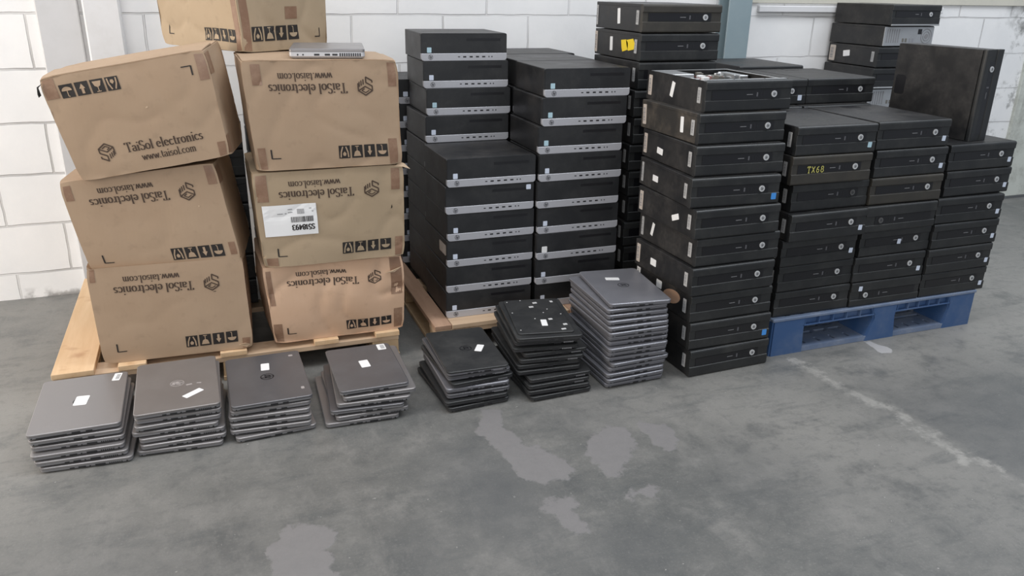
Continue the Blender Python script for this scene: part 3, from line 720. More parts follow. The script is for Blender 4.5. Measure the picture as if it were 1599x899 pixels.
for k, (x, y, a) in enumerate(colB):
    st = [ICON('sticker_cyan' if k in (7, 6, 8) else 'sticker_pale')] if k not in (4,) else []
    if k == 2: st = [('f', 0.031, 0.0400, 0.022, 0.024, 0, 'sticker_white', 'round white sticker')]
    computer('silver', (x, y, ZP+S_*k), a, 'silver-striped computer, %s of the nine-high column' % ORD[8-k],
             'silver-striped desktop computers on the wooden pallet', st)
for k in range(9):
    vis = k == 8
    computer('silver', (1.152 if vis else 1.140, 2.985, ZP+S_*k), -1.5 if vis else 0,
             'silver-striped desktop computer in the second row, its dusty lid behind the nine-high column' if vis else 'silver-striped desktop computer hidden inside the pile on the wooden pallet',
             'silver-striped desktop computers on the wooden pallet' if vis else 'desktop computers hidden inside the silver-striped pile')
for k in range(9):
    vis = k == 8
    computer('silver', (1.200 if vis else 1.150, 3.302, ZP+S_*k), -1.5 if vis else 0,
             'rearmost silver-striped desktop computer against the wall, its lid ending the long flat top' if vis else 'silver-striped desktop computer hidden inside the pile on the wooden pallet',
             'silver-striped desktop computers on the wooden pallet' if vis else 'desktop computers hidden inside the silver-striped pile')
for k in range(8):
    vis = k >= 4
    computer('silver', (0.757+0.002*(k % 2), 3.340, ZP+S_*k), 0,
             ('computer glimpsed between the cartons and silver-striped pile, %s' % ORD[7-k]) if vis else 'silver-striped desktop computer hidden inside the pile on the wooden pallet',
             'silver-striped desktop computers on the wooden pallet' if vis else 'desktop computers hidden inside the silver-striped pile',
             [('f', 0.031, 0.0400, 0.020, 0.020, 0, 'sticker_pale'), ])

# --- tall stack of black cases standing on the floor
colT = [(1.485,2.124,2.0),(1.480,2.135,.5),(1.477,2.142,.9),(1.468,2.136,1.2),(1.481,2.149,.6),(1.463,2.143,.5),(1.452,2.170,-3.2),(1.471,2.190,-2.5),(1.484,2.209,-0.2),(1.512,2.232,-0.1)]
REAR = lambda m='sticker_tan', w_=0.024, z=0.050, h_=0.070, dg=0: ('s', 0.356, z, w_, h_, dg, m, 'tan paper label near the rear' if m == 'sticker_tan' else 'grey worn label near the rear', True)
FRT = lambda z=0.052, h_=0.050: ('s', 0.040, z, 0.020, h_, 0, 'sticker_grey', 'grey serial number label near the front', True)
MID = lambda y, z, w_, h_, dg: ('s', y, z, w_, h_, dg, 'sticker_white', 'blank white paper label')
tst = {9: [REAR(), MID(0.205, 0.052, 0.020, 0.052, 14), FRT()],
       8: [REAR(dg=-4), MID(0.105, 0.052, 0.019, 0.052, -3), FRT()],
       7: [REAR(), MID(0.245, 0.040, 0.042, 0.022, 4), FRT()],
       6: [REAR('sticker_grey', 0.016), MID(0.255, 0.045, 0.040, 0.022, 0), FRT()],
       5: [REAR(), MID(0.125, 0.046, 0.044, 0.020, -22), FRT()],
       4: [REAR('sticker_grey', 0.016), MID(0.285, 0.055, 0.016, 0.050, 15), FRT()],
       3: [REAR(), MID(0.250, 0.045, 0.038, 0.026, 0), FRT()],
       2: [REAR('sticker_white', 0.024, 0.07, 0.04), ('s', 0.210, 0.072, 0.036, 0.030, 0, 'sticker_white', 'scrap of white paper'), FRT()],
       1: [FRT()], 0: [FRT()]}
tl = {9: 'black desktop computer without its lid, inner drives bare, crowning the tall floor stack',
      8: 'black desktop computer with a brown dusty side, just under the open one',
      6: 'black computer with blue front sticker, fourth from the top of the floor stack',
      2: 'black desktop computer with an oval brown sticker on its side, third from the floor',
      1: 'black desktop computer with a blue front sticker, second from the floor',
      0: 'lowest black desktop computer of the floor stack, resting on the concrete'}
for k, (x, y, a) in enumerate(colT):
    kind = {9: 'open', 8: 'dusty', 0: 'black'}.get(k, 'black')
    st = list(tst[k])
    if k in (6, 1): st.append(('f', 0.315, 0.026, 0.019, 0.022, 0, 'sticker_blue', 'bright blue processor sticker'))
    t = computer(kind, (x, y, S_*k), a, tl.get(k, 'black desktop computer, %s of the tall stack standing on the floor' % ORD[9-k]),
             'black desktop computers in the tall floor stack', st)
    if k == 2:
        o = link('sticker', raised('sticker', [[(0.125+0.055*cos(2*pi*i/20), 0.056+0.026*sin(2*pi*i/20)-0.18*0.055*cos(2*pi*i/20)) for i in range(20)]], SIDE(0.0008), 0.0005), 'wood_old', t)
        o['label'] = 'oval brown paper sticker'
    if k == 0:
        o = link('marking', raised('marking', [rotrect(0.012, 0.03+0.008*i, 0.006, 0.005, 10*i) for i in range(5)], SIDE(0.0008), 0.0005), 'sticker_white', t)
        o['label'] = 'small white characters near the front edge'

# --- dark column behind the floor stack, on the wooden pallet
HD = 0.1018
for k in range(11):
    vis = k >= 4
    lab = {10: 'topmost black desktop computer of the column rising behind the floor stack, cut by the frame',
           9: 'black desktop computer with a torn yellow sticker on its left side',
           8: 'black desktop computer directly below the yellow-stickered one, half hidden by the open case'}.get(k,
           'black computer in the narrow gap left of the floor stack, %s' % ORD[10-k] if vis else 'black desktop computer hidden low behind the floor stack')
    st = [FRT()]
    if k == 10: st = [FRT(), MID(0.185, 0.052, 0.022, 0.056, -5), ('s', 0.368, 0.050, 0.014, 0.075, 0, 'sticker_grey', 'grey worn label near the rear', True)]
    if k == 9: st = [FRT(), MID(0.235, 0.050, 0.022, 0.052, -3), ('s', 0.368, 0.050, 0.022, 0.080, 0, 'sticker_tan', 'tan paper label near the rear', True),
                     ]
    dx, dy = (0.0, 0.0) if k >= 8 else (-0.006*((k*7) % 3)-0.004, 0.0)
    t = computer('grimy' if k == 10 else 'black', (1.520+dx, 2.690+dy, ZP+HD*k), 0, lab,
                 'black desktop computers behind the floor stack' if vis else 'desktop computers hidden behind the floor stack', st)
    if k == 9:
        pl = [[(0.155, 0.068), (0.115, 0.072), (0.100, 0.060), (0.098, 0.036), (0.140, 0.026), (0.148, 0.040)], [(0.115, 0.070), (0.062, 0.078), (0.048, 0.062), (0.052, 0.040), (0.096, 0.032), (0.108, 0.050)]]
        o = link('sticker', raised('sticker', pl, SIDE(0.0008), 0.0005), 'sticker_yellow', t); o['label'] = 'torn bright yellow sticker'

# --- black cases on the blue pallet
ZB = 0.15
colC1 = [(1.868,2.190,-.8),(1.866,2.186,.4),(1.856,2.176,.6),(1.859,2.152,.6),(1.872,2.183,.5),(1.846,2.172,-1.2),(1.853,2.176,-1.0)]
colC2 = [(2.211,2.180,-.5),(2.206,2.181,-.8),(2.215,2.182,0),(2.202,2.163,.3),(2.215,2.178,-.4),(2.217,2.181,0),(2.211,2.186,0)]
colC3 = [(2.556,2.179,-.6),(2.553,2.168,.5),(2.559,2.173,0),(2.556,2.177,-.6),(2.586,2.190,.5),(2.581,2.192,.4)]
WH = lambda x=0.3125, z=0.030, m='sticker_pale': ('f', x, z, 0.017, 0.019, -4, m, 'small pale sticker at the right of the front')
c1s = {6: [WH(0.311, 0.027, 'sticker_cyan'), FRT()], 5: [FRT()], 4: [FRT()], 3: [WH(), FRT()], 2: [WH(0.314, 0.036), FRT()], 1: [FRT()], 0: []}
for k, (x, y, a) in enumerate(colC1):
    kind = {5: 'grimy', 4: 'faint'}.get(k, 'black')
    extra = {6: 'with pale blue sticker', 5: 'with yellow TX68 paint', 4: 'with dull button', 3: 'with white sticker', 2: 'with small sticker', 1: 'without front sticker', 0: 'on the pallet'}[k]
    t = computer(kind, (x, y, ZB+S_*k), a, 'black computer %s, %s of the left blue-pallet column' % (extra, ORD[6-k]),
                 'black desktop computers on the blue pallet', c1s[k])
    if k == 5:
        tp = [q for i_, ch in enumerate('TX68') for q in text_polys(ch, 0.062+0.0185*i_, 0.042, 0.0765+0.0185*i_, 0.021, 0.115, 1.0)]
        o = link('lettering', raised('lettering', tp, FRONT(-0.0002), 0.0003), 'paint_yellow', t); o['label'] = 'yellow hand-painted characters'
c2s = {6: [WH()], 5: [WH()], 4: [], 3: [], 2: [WH(0.185, 0.048)], 1: [WH()], 0: [WH(0.295, 0.026)]}
for k, (x, y, a) in enumerate(colC2):
    kind = {4: 'grimy', 3: 'faint'}.get(k, 'black')
    extra = {6: 'with dusty latched lid', 5: 'with white sticker', 4: 'with brownish front', 3: 'lying upside down', 2: 'with mid-front sticker', 1: 'with sticker right of button', 0: 'upside down'}[k]
    computer(kind, (x, y, ZB+S_*k), a, 'black computer %s, %s of middle blue-pallet column' % (extra, ORD[6-k]),
             'black desktop computers on the blue pallet', c2s[k], flip=k in (3, 0))
for k, (x, y, a) in enumerate(colC3):
    computer('black', (x, y, ZB+S_*k), a, 'black computer with pale sticker, %s of the right blue-pallet column' % ORD[5-k],
             'black desktop computers on the blue pallet', [WH(0.3145, 0.030)])
hid = 'black desktop computer hidden in the back rows of the blue pallet'
for cx, n in ((1.868, 7), (2.214, 7), (2.560, 6)):
    for k in range(n):
        computer('black', (cx, 2.586, ZB+S_*k), 0, hid, 'desktop computers hidden in the back rows of the blue pallet')
computer('black', (1.914, 2.630, ZB+0.7), 0, 'black desktop computer half hidden behind the floor stack, pale sticker at its right', 'black desktop computers in the upper back row',
         [('f', 0.306, 0.028, 0.019, 0.021, 0, 'sticker_pale', 'pale square sticker')])
computer('black', (2.256, 2.633, ZB+0.7), -.4, 'black desktop computer lying on the back row behind the middle pallet column', 'black desktop computers in the upper back row')
HF = 0.1018
for k in range(8):
    vis = k == 7
    computer('black', (2.205, 2.972 if k < 7 else 3.020, ZB+HF*k), -1 if vis else 0,
             'black desktop computer by the wall whose flat lid shows behind the upper back row' if vis else hid,
             'black desktop computers in the upper back row' if vis else 'desktop computers hidden in the back rows of the blue pallet')
# the case standing on its side on the rightmost column
computer('black', (2.703+0.0990, 2.240, 0.7497), 0, 'black desktop computer standing upright on its side on top of the rightmost pallet column', None, [], rot=(0, -pi/2, radians(6.0)))
# --- leaning column by the wall at the right back
HG = 0.1018
gl = {11: ('black', 'topmost black desktop computer of the stack by the wall, round button on its front'),
      10: ('rear', 'desktop computer turned to show its bare steel back panel, by the wall'),
      9: ('black', 'black desktop computer with tan and white side labels in the stack by the wall'),
      8: ('black', 'black desktop computer just below the one with side labels, by the wall'),
      7: ('rear', 'desktop computer whose steel back panel peeks out under the wall stack')}
gp = {11: (3.245, 3.255, 3.0), 10: (3.226, 3.262, 1.0), 9: (3.205, 3.262, -2.5), 8: (3.195, 3.262, -2.0)}
for k in range(12):
    kind, lab = gl.get(k, ('black', 'black desktop computer hidden low in the stack by the wall'))
    x, y, a = gp.get(k, (3.19, 3.262, 0))
    st = []
    if k == 9: st = [('s', 0.345, 0.050, 0.045, 0.080, 0, 'sticker_tan', 'tan paper label near the rear', True), MID(0.235, 0.055, 0.050, 0.030, -8), FRT()]
    t = computer(kind, (x, y, HG*k), a, lab, 'desktop computers in the stack by the wall' if k >= 7 else 'desktop computers hidden low in the stack by the wall', st)
    if k in (11, 8):
        o = link('steel_edge', boxes_mesh('steel_edge', [(0.002, W-0.002, -0.004, 0.004, 0.0, 0.007)], 0.001), 'steel_bare', t); o['label'] = 'bright bare steel lip'

# ------------------------------------------------------------------ cartons
def carton(name, corners, label, mat, seed, bulge=0.006, sink=0.0, front='full', torn=None, tapes=(), group='cardboard cartons on the wooden pallet', left_print=False, flap_gap=0.0, crush=0.0, rip=False):
    """corners: front TL, TR, BR, BL then back TL, TR, BR, BL"""
    C = [Vector(c) for c in corners]; base = (C[2]+C[3]+C[6]+C[7])/4
    z0 = min(c.z for c in C)
    org = Vector((base.x, base.y, z0))
    t = empty(name, org, (0, 0, 0), label, 'carton', group)
    C = [c-org for c in C]
    ctr = sum(C, Vector())/8
    faces = {'front': (C[3], C[2], C[1], C[0]), 'right': (C[2], C[6], C[5], C[1]), 'back': (C[6], C[7], C[4], C[5]),
             'left': (C[7], C[3], C[0], C[4]), 'top': (C[0], C[1], C[5], C[4]), 'bottom': (C[7], C[6], C[2], C[3])}
    def surf(f, u, v, lift=0.0):
        a, b_, c, d = faces[f]
        p = (a*(1-u)+b_*u)*(1-v) + (d*(1-u)+c*u)*v
        n = (b_-a).cross(d-a).normalized()
        w4 = 16*u*(1-u)*v*(1-v)
        e = min(u, 1-u, v, 1-v)
        k = bulge*w4
        if f in ('top', 'bottom'): k = 0.0
        if f == 'top': k -= sink*min(1.0, e*14)
        q = p + Vector((seed*3.1, seed*1.7, seed*0.9))
        amp = 0.0030 + crush*0.0055
        nz = Vector((mnoise.noise(q*5.0), mnoise.noise(q*5.0+Vector((9, 2, 5))), mnoise.noise(q*5.0+Vector((3, 7, 1)))))*amp
        if f == 'bottom': nz.z = 0
        nz.z *= 0.5
        # creases: ridged noise across the panel, stronger near the edges
        rg = 1-abs(mnoise.noise(q*7.0+Vector((5, 5, 5))))
        if f not in ('top', 'bottom'): k += -(rg**8)*0.0012*(1+crush*4) + mnoise.noise(q*22)*0.0004
        # corners knocked round
        for cc in C:
            dd = (p-cc).length
            if dd < 0.05: p = p + (ctr-cc).normalized()*((0.05-dd)**2*3.0)
        return p + nz + n*(k+lift)
    n = 34
    def body(bm):
        for f in faces:
            g = [[bm.verts.new(surf(f, i/n, j/n)) for i in range(n+1)] for j in range(n+1)]
            for j in range(n):
                for i in range(n):
                    bm.faces.new((g[j][i], g[j][i+1], g[j+1][i+1], g[j+1][i]))
        bmesh.ops.remove_doubles(bm, verts=bm.verts, dist=0.0015)
        fixnormals(bm)
    me = mesh_of('panels', body, True)
    me.set_sharp_from_angle(angle=radians(35))
    link('panels', me, mat, t)
    W_ = (C[2]-C[3]).length; Hh = (C[0]-C[3]).length
    def put(nm, polys, f, mt, lift, lab=None, par=None, ud=False):
        # subdivide long polygons so that they follow the board
        def b(bm):
            for poly in polys:
                vs_ = []
                for p, q in poly:
                    u, v = (1-p, 1-q) if ud else (p, q)
                    vs_.append(bm.verts.new(surf(f, u, v, lift)))
                try: bm.faces.new(vs_)
                except ValueError: pass
            fixnormals(bm)
        o = link(nm, mesh_of(nm, b), mt, par or t)
        if lab: o['label'] = lab
        return o
    def grid(u0, u1, v0, v1, m=6):
        out = []
        for i in range(m):
            for j in range(m):
                a, b_ = u0+(u1-u0)*i/m, u0+(u1-u0)*(i+1)/m; c, d = v0+(v1-v0)*j/m, v0+(v1-v0)*(j+1)/m
                out.append([(a, c), (b_, c), (b_, d), (a, d)])
        return out
    def stretch(polys, cx, cy, sx, sy): return [[(cx+p*sx, cy+q*sy) for p, q in poly] for poly in polys]
    def icons(f, u0, ud, wd, ht, v0=0.79, n_ic=4):
        sq = []; sy = []
        su = wd; step = wd*1.16
        for i in range(n_ic):
            a = u0+i*step; sq = grid(a, a+su, v0, v0+ht, 3)
            cx, cy = a+su/2, v0+ht/2; P = []
            if i == 0:    # umbrella
                P = [arc(0, 0.02, 0.38, 0.30, 0, 180, 8)] ; P2 = ribbon([(0, 0.02), (0, -0.38), (0.1, -0.42)], 0.06)
            elif i == 1:  # arrow up
                P = [[(-0.1, -0.38), (0.1, -0.38), (0.1, 0.0), (0.22, 0.0), (0, 0.36), (-0.22, 0.0), (-0.1, 0.0)]]; P2 = []
            elif i == 2:  # glass
                P = [[(-0.34, 0.36), (0.34, 0.36), (0.22, 0.02), (0, -0.10), (-0.22, 0.02)]]; P2 = ribbon([(0, -0.1), (0, -0.38)], 0.06) + ribbon([(-0.16, -0.4), (0.16, -0.4)], 0.06)
            else:         # hands holding
                P = [[(-0.16, 0.12), (0.0, -0.04), (0.16, 0.12), (0.10, 0.3), (-0.10, 0.3)]]; P2 = ribbon([(-0.34, 0.4), (-0.30, 0.0), (-0.14, -0.4)], 0.11) + ribbon([(0.34, 0.4), (0.30, 0.0), (0.14, -0.4)], 0.11)
            o = put('shipping_symbol', sq, f, 'print_black', 0.0012, None, None, ud)
            put('pictogram', stretch(P+P2, cx, cy, su, ht), f, mat, 0.0020, 'board coloured %s' % ('umbrella', 'arrow', 'glass', 'pair of hands')[i], o, ud)
    def brand(f, ud, u0, u1):
        s = (u1-u0)
        L = []
        lc = ribbon([(-.87, .5), (0, 1), (.87, .5), (.87, -.3)], .16) + ribbon([(-.87, .5), (0, .05), (.87, .5)], .14) + \
             ribbon([(-.45, .48), (0, .72), (.45, .48), (.1, .3)], .12) + \
             ribbon([(-.87, .5), (-.87, .02), (-.12, -.38), (-.12, -.98), (-.87, -.58), (-.87, -.38)], .16) + \
             ribbon([(.22, -.18), (.22, -.72)], .14) + ribbon([(.48, -.06), (.48, -.60)], .14) + ribbon([(.72, .06), (.72, -.46)], .14)
        put('maker_mark', stretch(lc, u0+0.12*s, 0.235, 0.058*s, 0.085), f, 'print_brown', 0.0012, 'dark brown cube-shaped printed mark', None, ud)
        L += text_polys('TaiSol electronics', u0+0.25*s, 0.205, u0+0.79*s, 0.090, 0.115, 0.45)
        o = put('printed_lettering', L, f, 'print_brown', 0.0012, 'dark brown printed company name', None, ud)
        put('web_address', text_polys('www.taisol.com', u0+0.34*s, 0.105, u0+0.72*s, 0.074, 0.10, 0.55), f, 'print_brown', 0.0012, None, o, ud)
    ud = front != 'upright'
    if front in ('full', 'upright'):
        brand('front', ud, 0.115, 1.045)
        icons('front', 0.10, ud, 0.078, 0.125)
        put('corner_mark', ribbon([(0.835, 0.885), (0.893, 0.885), (0.893, 0.80)], 0.010), 'front', 'print_black', 0.0012, None, None, ud)
    if front == 'side':
        icons('front', 0.12+0.24, True, 0.118, 0.14, 0.76)
        put('corner_mark', ribbon([(0.11, 0.80), (0.11, 0.885), (0.17, 0.885)], 0.010), 'front', 'print_black', 0.0012, None, None, True)
        brand('left', True, 0.05, 1.0); icons('left', 0.06, True, 0.078, 0.125)
        put('corner_mark', ribbon([(0.835, 0.885), (0.893, 0.885), (0.893, 0.80)], 0.010), 'left', 'print_black', 0.0012, None, None, True)
    for (f, u0, u1, v0, v1) in tapes:
        put('packing_tape', grid(u0, u1, v0, v1), f, 'tape', 0.0009, 'glossy brown packing tape')
    # two flaps meeting on the lid, the near one lifting a little
    def flap(u0, u1, v0, v1, l0, l1):
        def b(bm):
            m = 12; G1 = []
            for j in range(m+1):
                row = []
                for i in range(m+1):
                    u = u0+(u1-u0)*i/m; v = v0+(v1-v0)*j/m; lf = l0+(l1-l0)*j/m
                    row.append((surf('top', u, v, lf), surf('top', u, v, lf+0.003)))
                G1.append(row)
            lo = [[bm.verts.new(c[0]) for c in r] for r in G1]; hi = [[bm.verts.new(c[1]) for c in r] for r in G1]
            for j in range(m):
                for i in range(m):
                    bm.faces.new((hi[j][i], hi[j][i+1], hi[j+1][i+1], hi[j+1][i])); bm.faces.new((lo[j][i], lo[j+1][i], lo[j+1][i+1], lo[j][i+1]))
            for i in range(m):
                bm.faces.new((lo[0][i], lo[0][i+1], hi[0][i+1], hi[0][i])); bm.faces.new((lo[m][i+1], lo[m][i], hi[m][i], hi[m][i+1]))
                bm.faces.new((lo[i+1][0], lo[i][0], hi[i][0], hi[i+1][0])); bm.faces.new((lo[i][m], lo[i+1][m], hi[i+1][m], hi[i][m]))
        return mesh_of('flap', b, False)
    if flap_gap >= 0:
        link('flap', flap(0.01, 0.99, 0.008, 0.495, 0.0005, 0.0005+flap_gap), mat, t)
        link('flap', flap(0.01, 0.99, 0.505, 0.992, 0.0005, 0.0005), mat, t)
    return t, put, surf, grid

DV = 0.36
def hexa(TL, TR, BR, BL, dx, dy=DV, dzl=0.0, dzr=0.0, dxb=None):
    dxb = dx if dxb is None else dxb
    back = [(TL[0]+dx, TL[1]+dy, TL[2]+dzl), (TR[0]+dx, TR[1]+dy, TR[2]+dzr), (BR[0]+dxb, BR[1]+dy, BR[2]), (BL[0]+dxb, BL[1]+dy, BL[2])]
    return [TL, TR, BR, BL] + back
tp_corner = lambda w_=0.07, h_=0.17: [('front', 0.015, w_, 1-h_, 0.995), ('front', 1-w_, 0.985, 1-h_, 0.995), ('front', 1-w_, 0.985, 0.005, h_), ('front', 0.015, w_, 0.005, h_)]
# left column
tL3 = carton('cardboard_carton', hexa((-0.402,2.645,0.431),(0.062,2.628,0.431),(0.066,2.628,0.1055),(-0.398,2.645,0.1045), 0.018),
       'cardboard carton at the bottom of the left column, standing on the pale pallet', 'cardboard', 1, sink=0.030, tapes=[('front', 0.015, 0.05, 0.86, 0.995), ('front', 0.93, 0.985, 0.005, 0.12), ('right', 0.0, 0.12, 0.2, 0.9)], flap_gap=-1)
tL2 = carton('cardboard_carton', hexa((-0.438,2.672,0.700),(0.008,2.632,0.744),(0.060,2.626,0.412),(-0.386,2.668,0.405), 0.050, 0.36, 0.0, -0.020),
       'middle cardboard carton of the left column, leaning left between two others', 'cardboard', 2, tapes=[('front', 0.015, 0.065, 0.80, 0.96), ('front', 0.925, 0.985, 0.80, 0.985), ('front', 0.94, 0.985, 0.09, 0.22), ('right', 0.0, 0.16, 0.8, 0.97)], flap_gap=-1)
tL1 = carton('cardboard_carton', hexa((-0.437,2.655,1.002),(0.017,2.598,1.083),(0.062,2.593,0.771),(-0.369,2.645,0.705), 0.052, 0.27, 0.014, 0.012),
       'tilted top carton of the left column, its printed name the right way up', 'cardboard', 3, front='upright', tapes=[('front', 0.01, 0.085, 0.80, 0.99), ('front', 0.93, 0.99, 0.74, 0.98), ('right', 0.0, 0.18, 0.78, 0.98), ('front', 0.93, 0.985, 0.01, 0.15), ('right', 0.0, 0.14, 0.02, 0.2)], flap_gap=0.004, crush=0.15)
# right column
tR3 = carton('cardboard_carton', hexa((0.118,2.632,0.386),(0.600,2.630,0.380),(0.594,2.630,0.1055),(0.136,2.632,0.1045), -0.005),
       'orange-toned carton at the bottom of the right column, its top corner crushed', 'cardboard_pink', 4, bulge=0.014, tapes=[('front', 0.01, 0.07, 0.01, 0.26), ('front', 0.015, 0.05, 0.5, 0.95), ('front', 0.90, 0.985, 0.5, 0.985), ('front', 0.92, 0.985, 0.02, 0.3)], flap_gap=-1, crush=1.2)
tR2 = carton('cardboard_carton', hexa((0.113,2.614,0.707),(0.603,2.610,0.709),(0.597,2.610,0.3885),(0.128,2.614,0.3885), 0.0),
       'middle carton of the right column with a white barcode label stuck upside down', 'cardboard_green', 5, tapes=[('front', 0.015, 0.085, 0.70, 0.975), ('front', 0.91, 0.97, 0.74, 0.97), ('front', 0.93, 0.985, 0.01, 0.22), ('front', 0.02, 0.10, 0.01, 0.10)], flap_gap=-1, crush=0.4)
tR1 = carton('cardboard_carton', hexa((0.111,2.604,1.050),(0.588,2.600,1.045),(0.600,2.600,0.7130),(0.135,2.604,0.7130), 0.0),
       'top carton of the right column carrying the thick laptop on its lid', 'cardboard', 6, tapes=[('front', 0.055, 0.115, 0.79, 0.975), ('front', 0.93, 0.985, 0.76, 0.985), ('front', 0.91, 0.97, 0.01, 0.26), ('front', 0.02, 0.07, 0.01, 0.22), ], flap_gap=0.003, crush=0.3)
# carton turned on top at the back
ca, sa = cos(radians(31.8)), sin(radians(31.8))
q0 = Vector((0.134, 2.825, 0)); ex = Vector((ca, sa, 0))*0.36; ey = Vector((-sa, ca, 0))*0.470
ZQ = 1.0585
def QZ(v, z, s=1.0): return (v.x, v.y, z)
tQ = carton('cardboard_carton', [QZ(q0+Vector((-0.006, 0, 0)), ZQ+0.33), QZ(q0+ex, ZQ+0.33), QZ(q0+ex, ZQ), QZ(q0, ZQ), QZ(q0+ey, ZQ+0.33), QZ(q0+ex+ey, ZQ+0.33), QZ(q0+ex+ey, ZQ), QZ(q0+ey, ZQ)],
       'cardboard carton turned cornerwise at the very top, its left side brightly lit', 'cardboard_green', 8, front='side', tapes=[('front', 0.02, 0.10, 0.01, 0.99), ('left', 0.94, 0.99, 0.01, 0.99), ('front', 0.50, 0.64, 0.30, 0.42)], flap_gap=0.0, crush=0.9)
# black computers added behind the cartons: they carry the back of the cornerwise carton and darken the gap
for k in range(9):
    computer('black', (0.139, 3.02, ZP+0.1057*k), 0, 'added black computer darkening the gap between carton columns, %s' % ORD[8-k], 'desktop computers added behind the cartons')
for k in range(7):
    computer('black', (-0.222, 3.045, ZP+0.1*k), 0, 'added black desktop computer hidden behind the left carton column, %s' % ORD[6-k], 'desktop computers added behind the cartons')

# barcode label on the middle right carton
def r2_label():
    t, put, surf, grid = tR2
    u0, u1, v0, v1 = 0.035, 0.385, 0.335, 0.660
    o = put('shipping_label', grid(u0, u1, v0, v1, 8), 'front', 'sticker_white', 0.0022, 'white shipping label pasted upside down')
    def L(p, q): return (u1-p*(u1-u0), v1-q*(v1-v0))      # label frame, turned half round
    num = [[L(p, q) for p, q in poly] for poly in text_polys('S518493', 0.06, 0.665, 0.49, 0.165, 0.16, 1.0)]
    put('label_number', num, 'front', 'print_black', 0.0030, None, o)
    bars = []; x = 0.08; rnd = random.Random(5)
    while x < 0.50:
        ww = rnd.choice([0.006, 0.010, 0.016]); bars.append([L(x, 0.40), L(x+ww, 0.40), L(x+ww, 0.58), L(x, 0.58)]); x += ww+rnd.choice([0.006, 0.009])
    put('barcode', bars, 'front', 'print_black', 0.0030, None, o)
    sm = []
    for (a, b_, y) in ((0.06, 0.10, 0.24), (0.06, 0.15, 0.14), (0.24, 0.38, 0.16), (0.24, 0.38, 0.20), (0.24, 0.38, 0.24), (0.24, 0.38, 0.28), (0.46, 0.54, 0.24), (0.46, 0.55, 0.14), (0.57, 0.60, 0.27), (0.64, 0.74, 0.27)):
        k = a
        while k < b_-0.008:
            sm.append([L(k, y), L(k+0.013, y), L(k+0.013, y+0.028), L(k, y+0.028)]); k += 0.017
    put('small_print', sm, 'front', 'print_grey', 0.0030, None, o)
r2_label()
# torn bits: little curled shreds on damaged corners, and small punctures
def shred(tt, f, pts, nm='torn_edge', mat='cardboard_raw', lab='torn pale cardboard edge'):
    t, put, surf, grid = tt
    def b(bm):
        vs_ = [bm.verts.new(surf(f, u, v, l)) for u, v, l in pts]
        bm.faces.new(vs_); r = bmesh.ops.extrude_face_region(bm, geom=bm.faces[:])
        off = surf(f, 0.5, 0.5, 0.0025) - surf(f, 0.5, 0.5, 0.0)
        for g in r['geom']:
            if isinstance(g, bmesh.types.BMVert): g.co += off
        fixnormals(bm)
    o = link(nm, mesh_of(nm, b), mat, t); o['label'] = lab
shred(tR2, 'front', [(0.93, 0.985, 0.0), (1.0, 0.99, 0.006), (1.045, 0.955, 0.004), (1.01, 1.02, 0.002), (0.985, 1.03, 0.0)])
shred(tR3, 'front', [(0.86, 0.80, 0.002), (0.91, 0.83, 0.014), (0.985, 0.86, 0.006), (0.93, 0.80, 0.004)])
shred(tL1, 'front', [(0.012, 0.965, 0.004), (-0.012, 0.93, 0.006), (-0.010, 0.855, 0.004), (-0.026, 0.84, 0.006), (-0.028, 0.87, 0.004), (-0.020, 0.94, 0.004)], mat='hole', lab='dark dangling shred of tape')
shred(tL3, 'front', [(0.90, 0.05, 0.003), (0.95, 0.075, 0.012), (0.985, 0.04, 0.006), (0.96, 0.01, 0.003)])
for tt, u, v, w_, h_ in ((tL3, 0.775, 0.66, 0.024, 0.008), (tR2, 0.905, 0.53, 0.010, 0.05), (tL2, 0.82, 0.60, 0.010, 0.02), (tL1, 0.555, 0.58, 0.018, 0.018)):
    tt[1]('puncture', [[(u, v), (u+w_, v+h_*0.3), (u+w_*0.7, v+h_), (u+w_*0.2, v+h_*0.6)]], 'front', 'hole' if tt in (tR2, tL3) else 'cardboard_raw', 0.0014)

